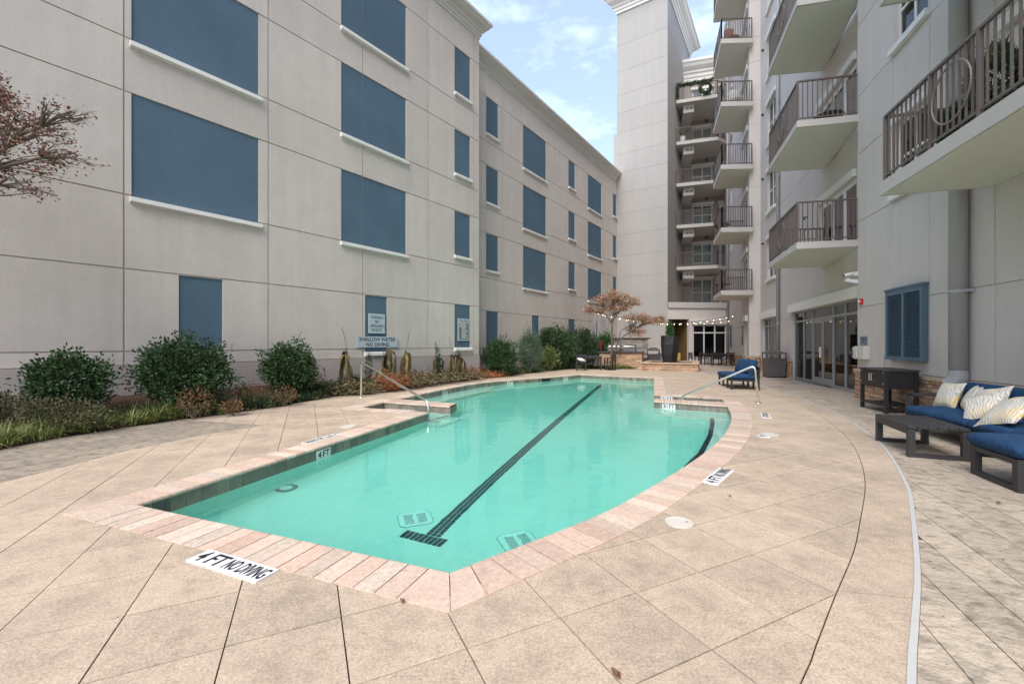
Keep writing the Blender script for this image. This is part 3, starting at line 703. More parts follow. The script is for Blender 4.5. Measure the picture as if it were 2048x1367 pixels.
# on left edge, measured from (-1.73,8.72)
LE = ((-3.30,3.70),(-1.73,8.72))
def wallface(a, b): d, L = unit(a, b); return (d, L, ang(d))
obj('skimmer_mouth', MB().box(-2.02,-1.62,-.003,.002,-.165,-.045), SK, pool, (-1.73,8.72,0), ang(unit((-3.30,3.70),(-1.73,8.72))[0]), )
obj('skimmer_mouth', MB().box(-.25,.25,-.02,.01,-.16,-.045), SK, pool, (1.42,17.86,0), ang(unit(farL[3],farL[0])[0]))
water = tag(obj('pool_water', MB().prism(offset(OUT, .05), -1.0, WZ), WATER), kind='structure')

# depth markers: board in the plane, text on it
def marker(name, loc, rz, wd, ht, parts, label, flat=True, z=0.0, parent=None, cat='depth marker', board=SIGNW):
    t = thing(name, label, cat, (loc[0], loc[1], z), rz)
    if flat:
        obj('board', MB().box(0,wd,0,ht,-.004,.010), board, t)
        mb = MB(); fn = lambda x, y: (x, y, .0125)
    else:
        obj('board', MB().box(0,wd,-.012,0,0,ht), board, t)
        mb = MB(); fn = lambda x, y: (x, -.0145, y)
    for s, x0, x1, y0, y1 in parts: text_mb(mb, s, x0*wd, x1*wd, y0*ht, y1*ht, fn)
    obj('lettering', mb, BLACK, t); return t
P4FT = [('4',.04,.13,.12,.88),('FT',.20,.41,.12,.88),('NO DIVING',.45,.98,.14,.86)]
d_, _ = unit((-2.10,2.742),(-1.49,2.484)); marker('depth_marker', (-2.105,2.742), ang(d_), .655, .155, P4FT, 'large white 4 FT NO DIVING tile nearest the camera, in front of the pool edge')
d_, _ = unit((2.03,4.22),(2.461,4.722)); marker('depth_marker', (2.04,4.21), ang(d_), .64, .155, P4FT, 'white 4 FT NO DIVING tile beside the curved right pool edge')
BRK2 = M('worn_marker', (0.62, 0.55, 0.48), 0.8)
d_, _ = unit((-2.66,7.35),(-3.19,5.72)); marker('depth_marker', (-2.78,6.62), ang((-.30,-.954)), .66, .13, P4FT, 'white 4 FT NO DIVING tile on the left deck beside the skimmer lid')
marker('depth_marker', (-2.05,9.00), ang((-.924,.383)), .66, .13, P4FT, 'faint worn depth tile on the deck below the left handrail', board=BRK2)
marker('depth_marker', (4.90,8.02), ang((.45,.89)), .62, .15, [('3',.04,.12,.12,.88),('1/2',.13,.20,.3,.88),('FT',.23,.41,.12,.88),('NO DIVING',.45,.98,.14,.86)], 'pale depth tile on the right deck near the handrail foot')
marker('depth_marker', (3.73,6.38), ang((.95,-.1)), .14, .14, [('4',.1,.4,.2,.8),('FT',.45,.9,.2,.8)], 'small square depth tile next to the round skimmer lid on the right')
d_, L_ = unit((-3.30,3.70),(-1.73,8.72))
def wmark(a, b, s0, wd, parts, label, z=-.165, ht=.115, off=.012):
    d, L = unit(a, b); p = (a[0]+d[0]*s0+d[1]*off, a[1]+d[1]*s0-d[0]*off)
    marker('depth_tile', p, ang(d), wd, ht, parts, label, flat=False, z=z)
wmark((-3.30,3.70),(-1.73,8.72), 2.15, .26, [('4',.08,.3,.12,.9),('FT',.42,.92,.12,.9)], 'white 4 FT tile on the left pool wall at the waterline')
H3 = [('3',.06,.24,.12,.9),('1/2',.25,.46,.2,.9),('FT',.52,.95,.12,.9)]
dR, LR = unit(BAR_R[0], BAR_R[1]); wmark(BAR_R[0], BAR_R[1], .20, .30, H3, 'white 3 1/2 FT tile on the face of the low right wall')
wmark((3.97,11.84),(5.41,10.95), .18, .30, H3, 'white 3 1/2 FT tile in the right step alcove, behind the low wall', z=-.15)
fl = farL
def ptseg(i): return fl[i], fl[i+1]
for i_, s0, lb in ((8,.1,'white depth tile under the far left coping above the shallow bench'),(4,.1,'white depth tile on the far pool wall left of the far skimmer'),(1,.2,'white depth tile on the farthest pool wall near the end of the lane line')):
    a, b = fl[i_+1], fl[i_]; wmark(a, b, s0, .3, H3, lb)
# handrails
def rail(pts, label, base):
    t = thing('handrail', label, 'handrail', (*base, 0)); b = Vector((*base, 0))
    pp = cr_3([Vector(p) for p in pts]); obj('tube', MB().tube([p-b for p in pp], .024, 12), STEEL, t, smooth=True)
    obj('foot_plate', MB().lathe([(.062,0),(.062,.012),(.035,.03),(.03,.03)], 16), STEEL, t, smooth=True)
def cr_3(pts, rad=0.14, n=6):
    o = [pts[0]]
    for i in range(1, len(pts)-1):
        a, b, c = pts[i-1], pts[i], pts[i+1]; d1 = (a-b).normalized(); d2 = (c-b).normalized(); r_ = min(rad, (a-b).length*.45, (c-b).length*.45)
        for k in range(n+1):
            t = k/n; o.append((b+d1*r_)*(1-t)**2+b*2*t*(1-t)+(b+d2*r_)*t*t)
    o.append(pts[-1]); return o
rail([(-3.95,11.12,0),(-3.95,11.12,.93),(-1.80,9.12,.17),(-1.76,9.05,-.42)], 'stainless steel handrail curving into the pool on the left', (-3.95,11.12))
rail([(5.85,10.09,0),(5.80,10.14,.90),(4.45,11.18,.02),(4.3,11.28,-.42)], 'stainless steel handrail curving into the pool on the right', (5.85,10.09))
for (x,y,r_,lb) in ((1.31,3.333,.105,'round cream skimmer lid nearest the camera, set in the right deck'),(3.99,6.575,.13,'round white skimmer lid farther back on the right deck'),(-2.775,7.212,.12,'round white skimmer lid on the left deck')):
    t = thing('skimmer_lid', lb, 'skimmer lid', (x,y,0)); obj('lid', MB().lathe([(r_,-.004),(r_,.009),(r_-.012,.011),(r_-.018,.008),(.001,.008)],28), LID, t); obj('finger_hole', MB().cyl(r_*.6,0,.0,.0095,.012,8), GDARK, t)

# ================================================================== LEFT BUILDING
lb_ = thing('stucco_building', 'long beige stucco building with blue wall panels and a cream cornice, left of pool', 'building', (-9.04,7.5,0))
LW = Wall((-9.04,7.5), (.596,.803), lb_)
TOPZ = 14.15; JZ = [0.96, 1.25, 2.97, 4.51, 6.65, 7.77, 9.86, 10.93, 13.06, TOPZ]
X0, X1 = -16, 12.81
LW.add('wall', MB().box(X0, X1-.0, 0, 7, -.2, TOPZ+.4), STUC)
LW.add('foundation', MB().box(X0, X1+.01, -.055, 0, -.1, .955), FOUND)
rows = [(1.25,2.97),(4.50,6.65),(7.74,9.86),(10.93,13.06)]
colsN = [(-9.5,-6.2),(-4.4,-2.0),(1.76,4.24),(6.54,8.98)]
colsS = [(11.36,12.26)]
wins = []
for x0,x1 in colsN:
    for z0,z1 in rows[1:]: wins.append((x0,x1,z0,z1))
wins += [(2.57,3.43,1.25,2.95),(7.36,8.19,1.16,2.95),(11.36,12.26,1.27,2.96),(-3.7,-2.9,1.25,2.95)]
for z0,z1 in ((4.90,6.62),(8.11,9.82),(11.27,13.04)): wins.append((11.36,12.26,z0,z1))
clad(LW, [X0,-10.5,-5.3,-1.2,1.64,4.47,7.27,9.99,12.47,X1], JZ, wins, STUC)
def blue(W, x0,x1,z0,z1, cuts=()):
    xs = [x0]+[c for c in cuts if x0<c<x1]+[x1]
    for i in range(len(xs)-1):
        W.add('blue_panel', MB().box(xs[i]+(.006 if i else 0), xs[i+1]-(.006 if i < len(xs)-2 else 0), -.008, .003, z0, z1), BLUE)
    if z1-z0 > .5 and not (1.2 < z0 < 1.26):
        s = W.add('sill', MB().add([(x0-.03,-.125,z0-.12),(x1+.06,-.125,z0-.12),(x1+.06,-.125,z0-.03),(x0-.03,-.125,z0-.03),(x0-.03,0,z0-.16),(x1+.06,0,z0-.16),(x1+.06,0,z0),(x0-.03,0,z0)],
            [(0,1,2,3),(4,7,6,5),(0,4,5,1),(3,2,6,7),(0,3,7,4),(1,5,6,2)]), WHITE)
for w_ in wins: blue(LW, *w_, cuts=(7.27,))
cornice(LW, X0, X1, TOPZ, CPROF, CREAM, m1=1)
EW = Wall(LW.pt(X1)[:2], (-.803,.596), lb_)      # return of the cornice at the end
cornice(EW, 0, 1.4, TOPZ, CPROF, CREAM, m0=1)
FW = Wall((-.98,20.36), (.5735,.8192), lb_)
FX0, FX1 = -3.0, 16.6
FW.add('wall', MB().box(FX0, FX1, 0, 6, -.2, TOPZ+.4), STUC); FW.add('foundation', MB().box(FX0, FX1, -.055, 0, -.1, .955), FOUND)
fw = []
for x0,x1 in ((-.46,.47),(7.87,8.77),(15.26,15.95)):
    for z0,z1 in ((4.92,6.62),(8.11,9.82),(11.35,13.04)): fw.append((x0,x1,z0,z1))
for x0,x1 in ((2.68,5.08),(10.74,13.05)):
    for z0,z1 in ((4.42,6.62),(7.58,9.84),(10.78,13.04)): fw.append((x0,x1,z0,z1))
fw += [(-.46,.47,1.25,2.97),(3.57,4.31,1.25,2.99),(7.87,8.77,1.25,3.0),(12.1,12.6,1.25,3.0)]
clad(FW, [FX0,.85,7.14,13.14,FX1], JZ, fw, STUC)
for w_ in fw: blue(FW, *w_)
cornice(FW, FX0, FX1-.3, TOPZ, CPROF, CREAM)

def board(W, x0, x1, z0, z1, label, mat, frame=True):
    p = W.pt(x0, -.034); t = thing('sign', label, 'sign', (p[0],p[1],z0), W.rz)
    obj('board', MB().box(0,x1-x0,-.022,0,0,z1-z0), mat, t); return t, x1-x0, z1-z0
def sign_text(t, wd, ht, lines, mat=BLACK, y=-.0235):
    mb = MB()
    for s, x0, x1, z0, z1 in lines: text_mb(mb, s, x0*wd, x1*wd, z0*ht, z1*ht, lambda a, b: (a, y, b))
    obj('lettering', mb, mat, t)
t, a, b = board(LW, 7.47, 8.09, 1.75, 2.38, 'white square WARNING NO LIFEGUARD ON DUTY sign on a blue panel', SIGNG)
sign_text(t, a, b, [('WARNING',.14,.88,.74,.88),('NO',.38,.62,.53,.67),('LIFEGUARD',.1,.9,.31,.45),('ON DUTY',.15,.82,.1,.25)])
t, a, b = board(LW, 7.02, 8.58, 1.30, 1.645, 'long pale SHALLOW WATER NO DIVING sign below the lifeguard sign', SIGNG)
t.location.x += .803*.03; t.location.y -= .596*.03
sign_text(t, a, b, [('SHALLOW WATER',.06,.94,.56,.92),('NO DIVING',.22,.78,.09,.44)])
t, a, b = board(LW, 11.53, 12.19, 1.54, 2.42, 'tall POOL RULES notice with a grey text block on the last blue panel', SIGNG)
sign_text(t, a, b, [('POOL RULES',.12,.88,.85,.94)])
mb = MB().box(a*.08,a*.92,-.0245,-.022,b*.05,b*.80); obj('text_block', mb, M('notice_grey',(.17,.16,.155),.6), t)
mb = MB()
for i in range(14): mb.box(a*(.12 if i<4 else .3), a*rnd.uniform(.6,.88), -.026,-.0245, b*(.76-i*.05), b*(.76-i*.05+.018))
obj('print', mb, SIGNW, t)

# ================================================================== TOWER AND BACK WING
tw = thing('stair_tower', 'tall pale stucco tower with flush horizontal joints and a white cornice, at the courtyard end', 'tower', (11.49,31.4,0))
T0, T1 = (8.25,33.5), (11.49,31.4); dT, lT = unit(T0, T1)
TW = Wall((T0[0]-dT[0]*.25, T0[1]-dT[1]*.25), dT, tw); LT = lT+.25
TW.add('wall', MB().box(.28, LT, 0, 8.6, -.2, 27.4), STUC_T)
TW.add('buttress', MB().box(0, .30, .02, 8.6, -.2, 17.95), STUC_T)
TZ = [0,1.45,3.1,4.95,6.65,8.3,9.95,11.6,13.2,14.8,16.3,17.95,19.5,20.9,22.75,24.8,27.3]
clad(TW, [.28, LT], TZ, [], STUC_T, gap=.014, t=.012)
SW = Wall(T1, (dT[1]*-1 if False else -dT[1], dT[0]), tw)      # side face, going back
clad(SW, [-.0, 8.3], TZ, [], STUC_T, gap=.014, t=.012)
BIG = [(o_*1.9, dz*1.7) for o_, dz in CPROF]
cornice(TW, .28, LT, 27.3, BIG, WHITE, m0=1, m1=1); cornice(SW, 0, 8.3, 27.3, BIG, WHITE, m0=1, m1=1)

wing = thing('apartment_wing', 'tall grey stucco apartment building with stacked balconies and a stone base, right of the pool', 'building', (9.1,11.15,0))
C1 = (9.1,11.15); d1 = (-math.sin(R(17)), -math.cos(R(17)))
F1 = Wall(C1, d1, wing)
F2o, F2e = (13.0,22.2), (9.42,11.2); d2, L2 = unit(F2o, F2e); F2 = Wall(F2o, d2, wing)
F4o, F4e = (16.25,31.8), (12.52,22.4); d4, L4 = unit(F4o, F4e); F4 = Wall(F4o, d4, wing)
RT = Wall(F4e, unit(F4e, F2o)[0], wing); LR_ = unit(F4e, F2o)[1]
HT = 26.0; SL = [3.95+3.27*k for k in range(7)]
def glazed(W, x0, x1, z0, z1, cols_=2, rows_=2, fr=.05, y=.06, blind=BLIND, name='window', mat=WHITE, gl=GLASS, rsplit=None, parent=None, depth=.06):
    mb = MB(); holes = []
    cw = (x1-x0-fr*(cols_+1))/cols_; zs = [z0+fr] ; spl = rsplit if rsplit else [(k+1)/rows_ for k in range(rows_)]
    hts = []; prevz = z0
    for s in spl: zt = z0+(z1-z0)*s; hts.append((prevz+fr*(1 if prevz==z0 else .5), zt-fr*(1 if s==1 else .5))); prevz = zt
    for i in range(cols_):
        for a, b in hts: holes.append((x0+fr+i*(cw+fr), x0+fr+i*(cw+fr)+cw, a, b))
    holed(mb, x0, x1, z0, z1, holes, y, y+depth)
    o = W.add(name, mb, mat, parent)
    for h in holes: obj('pane', MB().box(h[0],h[1],y+.025,y+.031,h[2],h[3]), gl, o)
    if blind: obj('blind', MB().box(x0+.02,x1-.02,y+.10,y+.115,z0+.02,z1-.02), blind, o)
    return o
# --- F1: near wall
h1 = []
f1w = [(1.70,2.86,z+.80,z+2.35) for z in SL]; h1 += f1w
f1d = [(3.35+1.4,3.35+3.2,z+.22,z+2.35) for z in SL]; h1 += f1d
for x0,x1,z0,z1 in f1w:
    glazed(F1, x0, x1, z0, z1, 2, 2); F1.add('sill', MB().box(x0-.08,x1+.08,-.12,.03,z0-.13,z0-.002), WHITE); F1.add('lintel', MB().box(x0-.08,x1+.08,-.09,.03,z1+.002,z1+.14), WHITE)
for x0,x1,z0,z1 in f1d: glazed(F1, x0, x1, z0, z1, 2, 1, fr=.10, name='balcony_door'); F1.add('lintel', MB().box(x0-.1,x1+.1,-.1,.03,z1+.002,z1+.18), WHITE)
F1.add('wall', holed(MB(), 0, 20, -.2, HT, h1, 0, .3), STUC_G)
ZJ = [.78,2.36,4.60,6.36,7.88,9.7,11.15,13.0,14.4,16.3,17.7,19.5,21.0,22.8,HT]
clad(F1, [0,1.63,2.91,4.53,9,13,20], ZJ, h1, STUC_G, gap=.014, t=.02)
F1.add('return', MB().box(-.02,0.0,-.02,1.2,-.2,HT), STUC_G)
# --- F2
X = lambda t: L2-t
h2 = [(X(6.31),X(.62),0.0,2.67),(X(11.03),X(8.6),0.0,2.67)]
f2d = [(X(3.45),X(.68),z+.21,z+2.15) for z in SL]; f2w = [(X(10.2),X(8.75),z+.62,z+2.55) for z in SL]
h2 += f2d+f2w
for x0,x1,z0,z1 in f2d:
    glazed(F2, x0, x1, z0, z1, 3, 1, fr=.16, name='balcony_door', y=.04)
    F2.add('lintel', MB().box(x0-.08,x1-.02,-.10,.03,z1+.002,z1+.22), WHITE)
for x0,x1,z0,z1 in f2w:
    glazed(F2, x0, x1, z0, z1, 2, 2); F2.add('sill', MB().box(x0-.08,x1+.08,-.12,.03,z0-.15,z0-.002), WHITE); F2.add('lintel', MB().box(x0-.08,x1+.08,-.10,.03,z1+.002,z1+.2), WHITE)
F2.add('wall', holed(MB(), 0, L2+.5, -.2, HT, h2, 0, .3), STUC_G)
clad(F2, [0,2.9,L2+.3], [.78,2.45,4.35,6.36,7.62,9.65,10.9,12.9,14.2,16.2,17.5,19.4,20.8,22.7,HT], h2, STUC_G, gap=.014, t=.02)
RT.add('wall', MB().box(0, LR_+.01, 0, .3, -.2, HT), STUC_G); clad(RT, [0,LR_], [.78,2.45,4.35,6.36,7.62,9.65,10.9,12.9,14.2,16.2,17.5,19.4,20.8,22.7,HT], [], STUC_G, gap=.014, t=.02)
# --- F4
h4 = [(L4-1.55,L4-.75,0.0,2.65)]
f4d = [(L4-2.9,L4-.5,z+.25,z+2.4) for z in SL]; f4w = [(1.1,2.1,z+.9,z+2.4) for z in SL[1:]]
h4 += f4d+f4w
for x0,x1,z0,z1 in f4d: glazed(F4, x0, x1, z0, z1, 3, 1, fr=.12, name='balcony_door'); F4.add('lintel', MB().box(x0-.1,x1+.1,-.10,.03,z1+.002,z1+.24), WHITE)
for x0,x1,z0,z1 in f4w: glazed(F4, x0, x1, z0, z1, 2, 1); F4.add('lintel', MB().box(x0-.1,x1+.1,-.10,.03,z1+.002,z1+.2), WHITE)
F4.add('wall', holed(MB(), -4.5, L4, -.2, HT, h4, 0, .3), STUC_G)
clad(F4, [-4.5,L4], [.75,2.45,4.35,6.36,7.62,9.65,10.9,12.9,14.2,16.2,17.5,19.4,20.8,22.7,HT], h4, STUC_G, gap=.014, t=.02)
glazed(F4, L4-1.55, L4-.75, 0, 2.65, 1, 2, fr=.06, name='door', mat=ALU, gl=GLASSD, rsplit=[.82,1])
F4.add('lintel', MB().box(L4-1.7,L4-.6,-.14,.03,2.66,2.98), WHITE)
F4.add('shutter', MB().box(1.2,2.0,-.06,0,1.2,2.75), SHUT)
for k in range(12): F4.add('louvre', MB().box(1.26,1.94,-.075,-.06,1.27+k*.12,1.33+k*.12), SHUT)
p = F4.pt(L4-2.75,-.03); t = thing('wall_sign', 'narrow dark framed notice on the grey wall beside the far door', 'sign', (p[0],p[1],1.35), F4.rz)
obj('board', MB().box(0,.45,-.02,0,0,1.1), DGREY, t); obj('panel', MB().box(.05,.40,-.024,-.02,.55,1.0), SIGNG, t)
# --- storefronts
def storefront(W, x0, x1, mull, doorpair=None, tz=2.29):
    fr = .06; holes = []
    ms = [x0]+mull+[x1]
    for i in range(len(ms)-1):
        a = ms[i]+fr/2+(fr/2 if i == 0 else 0); b = ms[i+1]-fr/2-(fr/2 if i == len(ms)-2 else 0)
        holes.append((a,b,tz+.035,2.67-fr)); 
        if doorpair and abs(ms[i]-doorpair[0])<.01: holes.append((a,b,.0,tz-.035))
        else: holes.append((a,b,.10,tz-.035))
    o = W.add('storefront', holed(MB(), x0, x1, 0, 2.67, holes, .05, .14), ALU)
    for h in holes:
        if doorpair and h[2] == 0.0:
            m_ = (h[0]+h[1])/2
            for k, (a, b) in enumerate(((h[0]+.004,m_-.003),(m_+.003,h[1]-.004))):
                dr = W.add('door', holed(MB(), a, b, .012, h[3]-.004, [(a+.08,b-.08,.25,h[3]-.1)], .07, .12), ALU)
                obj('pane', MB().box(a+.08,b-.08,.09,.097,.25,h[3]-.1), GLASSD, dr)
                hx = b-.06 if k == 0 else a+.06
                obj('handle', MB().tube([(hx,.07,.95),(hx,.0,.95),(hx,.0,1.3),(hx,.07,1.3)], .012, 8), STEEL, dr)
        else: obj('pane', MB().box(h[0],h[1],.09,.097,h[2],h[3]), GLASSD, o)
    return o
storefront(F2, X(6.31), X(.62), [X(5.25),X(4.34),X(2.50),X(1.62)], doorpair=(X(4.34),))
F2.add('header', MB().box(X(6.45),X(.35),-.16,.03,2.672,2.99), WHITE)
storefront(F2, X(11.03), X(8.6), [X(10.3),X(9.2)]); F2.add('header', MB().box(X(11.15),X(8.3),-.16,.03,2.672,3.02), WHITE)
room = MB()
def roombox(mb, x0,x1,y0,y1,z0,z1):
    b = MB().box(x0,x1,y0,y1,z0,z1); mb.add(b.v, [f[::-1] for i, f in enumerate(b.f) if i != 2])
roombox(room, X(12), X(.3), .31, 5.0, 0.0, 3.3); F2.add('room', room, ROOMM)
F2.add('counter', MB().box(X(6),X(1),2.6,3.2,0,.95), M('counter_grey',(.16,.15,.14),.5)); F2.add('lounge_seat', MB().box(X(3.6),X(2.2),1.2,2.0,0,.75), NAVYF)
fl_ = thing('fairy_lights', 'warm fairy light curtain glowing inside the glass doors', 'string lights', F2.pt(X(3),.6,0), F2.rz)
for k in range(70):
    a = rnd.uniform(-2.6,2.3); z = 2.25-abs(rnd.gauss(0,.75)); z = max(.15, z); yy = rnd.uniform(0,.7)
    if abs(a+.4) < 1.4 or k%2: obj('bulb', MB().lathe([(.001,-.018),(.017,0),(.001,.018)],5), BULB, fl_, (a,yy,z))
# --- stone base
def stones(W, x0, x1, z0, z1, parent=None, mat=STONE, d0=.035, hmin=.07, hmax=.13, lmin=.16, lmax=.42, yb=0.0):
    z = z0
    while z < z1-.02:
        h_ = min(rnd.uniform(hmin,hmax), z1-z); h_ = z1-z if z1-z-h_ < .04 else h_
        x = x0
        while x < x1-.01:
            l = rnd.uniform(lmin,lmax); l = x1-x if x1-x-l < .1 else l
            d = d0+rnd.uniform(0,.035); j = lambda s=.006: rnd.uniform(-s,s)
            a,b,c,e = x+.005,x+l-.005,z+.005,z+h_-.005
            vs = [(a+j(),yb-d+j(),c+j()),(b+j(),yb-d+j(),c+j()),(b+j(),yb-d+j(),e+j()),(a+j(),yb-d+j(),e+j()),(a,yb,c),(b,yb,c),(b,yb,e),(a,yb,e)]
            m_ = ((a+b)/2+j(.02), yb-d-.012, (c+e)/2+j(.01)); vs.append(m_)
            W_add(W, 'stone', MB().add(vs, [(0,1,8),(1,2,8),(2,3,8),(3,0,8),(0,4,5,1),(1,5,6,2),(2,6,7,3),(3,7,4,0)]), mat, parent)
            x += l
        z += h_
def W_add(W, name, mb, mat, parent):
    if isinstance(W, Wall): return W.add(name, mb, mat)
    return obj(name, mb, mat, parent)
def stonebase(W, x0, x1):
    W.add('stone_backing', MB().box(x0,x1,-.03,0,-.1,.70), MORTAR)
    stones(W, x0, x1, .0, .69, yb=-.03, d0=.03); x = x0
    while x < x1-.01:
        l = min(rnd.uniform(.4,.8), x1-x); W.add('cap_stone', MB().box(x+.003,x+l-.003,-.115,.0,.692,.765), CAPST, bevel=.008); x += l
stonebase(F1, -.03, 6.4); stonebase(F2, X(8.55), X(6.37)); stonebase(F2, 0, X(11.1)); stonebase(F4, 0, L4-1.62); stonebase(F4, L4-.68, L4); stonebase(RT, 0, LR_)
F1.add('stone_backing', MB().box(-.05,0,-.03,1.2,-.1,.70), MORTAR)
ES = Wall(F1.pt(-.05,1.2)[:2], (-math.sin(F1.rz)*-1 if False else math.sin(F1.rz), -math.cos(F1.rz)), wing)

# --- balconies
RH = 1.09
bal_mesh = MB().box(-.011,.011,-.011,.011,.09,RH-.02).mesh('baluster', RAIL); post_mesh = MB().box(-.025,.025,-.025,.025,0,RH).mesh('post', RAIL)
def railing(slab, p0, p1, z, single, posts=(0,1), ring=None, sp=.115, rr=.36):
    d, L = unit(p0, p1); a = ang(d); fr_ = lambda s: (p0[0]+d[0]*s, p0[1]+d[1]*s)
    m_ = Vector((*[(p0[k]+p1[k])/2 for k in (0,1)], 0))
    mb = MB(); mb.bar((*p0,z+RH), (*p1,z+RH), .05, .04); mb.bar((*p0,z+.09), (*p1,z+.09), .03, .03); obj('rail', mb, RAIL, slab)
    k = max(2, int(L/sp)); rest = MB()
    for i in range(1, k):
        q = fr_(L*i/k)
        if single: obj('baluster', bal_mesh, None, slab, (*q, z), a)
        else: rest.bar((*q,z+.09), (*q,z+RH-.02), .02, .02)
    for t in posts: 
        q = fr_(L*t); 
        if single: obj('post', post_mesh, None, slab, (*q, z), a)
        else: rest.bar((*q,z), (*q,z+RH), .045, .045)
    if rest.f: obj('balusters', rest, RAIL, slab)
    if ring is not None:
        q = fr_(L*ring); obj('ring', MB().ring((0,.034,0), rr, .012), RAILR, slab, (*q, z+.57), a)
def balcony(pts, z, th, single, label=None, ringf=.5, front_posts=(0,.36,.64,1), open_edges=((0,1),(1,2),(2,3)), rr=.36, lip=.0):
    # pts: wall-near, front-near, front-far, wall-far (world xy)
    P = [(p[0]-wing.location.x, p[1]-wing.location.y) for p in pts]
    s = obj('balcony', MB().prism(P, z+.012, z+th), SLABM, wing)
    c = (sum(p[0] for p in P)/4, sum(p[1] for p in P)/4)
    Q = [(p[0]+(c[0]-p[0])*.035, p[1]+(c[1]-p[1])*.035) for p in P]
    obj('soffit', MB().prism(Q, z, z+.0125), SOFFIT, s)
    ins = lambda p, k=.055: (p[0]+(c[0]-p[0])*k, p[1]+(c[1]-p[1])*k)
    I = [ins(p) for p in P]
    for (a, b) in open_edges:
        fr = (a, b) == (1, 2)
        railing(s, I[a], I[b], z+th, single, posts=front_posts if fr else (.5,) if False else (0,1), ring=ringf if fr else None, rr=rr)
    return s
def quad(W, xa, xb, depth, skew=0): return [W.pt(xb,0)[:2], W.pt(xb,-depth)[:2], W.pt(xa,-depth)[:2], W.pt(xa,0)[:2]]
for k, z in enumerate(SL):
    # near balcony on F1 (runs towards the camera)
    q = [F1.pt(8.9,.0)[:2], F1.pt(8.9,-1.52)[:2], F1.pt(4.39,-1.50)[:2], F1.pt(4.39,.0)[:2]]
    q = [F1.pt(8.9,0)[:2], F1.pt(8.9,-1.52)[:2], (6.36,7.37), F1.pt(4.39,0)[:2]]
    if k < 4: balcony(q, z, .23, k == 0, front_posts=(0,.25,.50,.72,1), ringf=.61, rr=.38)
    if k < 6: balcony([(9.14,11.11),(7.67,11.44),(8.69,14.43),(10.42,14.17)], z, .19, k < 3, ringf=.5, rr=.36)
    balcony([(12.50,22.05),(10.88,22.12),(11.86,25.05),(13.62,24.75)], z, .25, False, ringf=.5, rr=.34)
# wall fittings
for z in SL[:4]:
    F2.add('sprinkler', MB().box(X(10.9)-.05,X(10.9)+.05,-.12,0,z+2.5,z+2.58), BLACK)
    F2.add('sprinkler', MB().tube([(X(4.6),0,z+2.1),(X(4.6),-.12,z+2.1),(X(4.6),-.12,z+2.0)],.03,6), BLACK)
# back recess of the wing
BB0 = (14.9,36.3); bd = (.96,-.28); BW = Wall(BB0, bd, wing)
def BX(u):   # position on the back wall for a bearing
    r_ = (u-1024)/850; return (r_*BB0[1]-BB0[0])/(bd[0]-r_*bd[1])
hb = []
SLB = [4.25]+SL[1:6]
for k, z in enumerate(SLB):
    x0, x1 = .45, 2.05
    hb += [(x0,x1,z+1.0 if k else z+.4,z+2.65),(2.55,3.45,z+.25,z+2.65)]
for i, (x0,x1,z0,z1) in enumerate(hb):
    glazed(BW, x0, x1, z0, z1, 2 if i%2 == 0 else 1, 2 if i%2 == 0 else 1, fr=.09 if i%2 == 0 else .2, name='window' if i%2 == 0 else 'door')
    BW.add('lintel', MB().box(x0-.1,x1+.1,-.12,.03,z1+.002,z1+.22), WHITE)
    if i%2 == 0: BW.add('wall_lamp', MB().box(x0+1.0,x0+1.22,-.12,0,z1+.42,z1+.68), DGREY)
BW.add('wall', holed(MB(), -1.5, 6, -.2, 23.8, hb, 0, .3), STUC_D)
cornice(BW, -1.5, 6, 23.7, [(o_*1.6, dz*2.4) for o_, dz in CPROF], WHITE)
RS = Wall(T1, (-dT[1], dT[0]), wing)
for k, z in enumerate(SL[1:6]):
    a = (12.75,33.5); pts = [(16.7,32.35),(16.35,32.25),(13.05,33.45),(15.3,36.6)]
    P = [(12.92,33.4),(15.75,32.55),(16.85,33.2),(18.2,35.5),(14.7,36.4)]
    P = [(p[0]-wing.location.x, p[1]-wing.location.y) for p in P]
    s = obj('balcony', MB().prism(P, z, z+.25), SLABM, wing)
    railing(s, (P[0][0]+.03,P[0][1]+.08), (P[1][0],P[1][1]+.08), z+.25, False, ring=None)
    railing(s, (P[1][0],P[1][1]+.08), (P[2][0]-.03,P[2][1]+.08), z+.25, False, ring=None)
    # vent box under the slab
    vb = BW.add('vent_box', MB().box(-.55,.25,-2.9,-.1,z-.62,z-.004), SLABM)
    for xx in (-.33,-.05): obj('vent', MB().box(xx,xx+.18,-2.91,-2.9,z-.36,z-.27), BLACK, vb)
# side wall of the recess is the tower side
# terrace over the ground floor
GWo, GWe = (11.49,31.4), (16.25,31.8); dg, LG = unit(GWo, GWe); GW = Wall(GWo, dg, wing)
P = [(p[0]-wing.location.x, p[1]-wing.location.y) for p in ((11.5,31.28),(16.3,31.68),(17.9,36.0),(15.0,37.0))]
s = obj('terrace', MB().prism(P, 4.08, 4.50), SLABM, wing)
railing(s, (P[0][0]+.05,P[0][1]+.06), (P[1][0]-.1,P[1][1]+.06), 4.5, False, ring=.43, rr=.42, posts=(0,.36,.5,1))
gh = [(0.02,1.65,-.2,3.25),(1.96,4.57,.35,2.86)]
GW.add('wall', holed(MB(), 0, LG, -.2, 4.08, gh, 0, .3), STUC_G)
clad(GW, [0,1.80,LG], [0,2.62,4.0], gh, STUC_G, gap=.014, t=.02)
glazed(GW, 1.96, 4.57, .35, 2.86, 3, 2, fr=.09, rsplit=[.76,1], gl=GLASSD, blind=None)
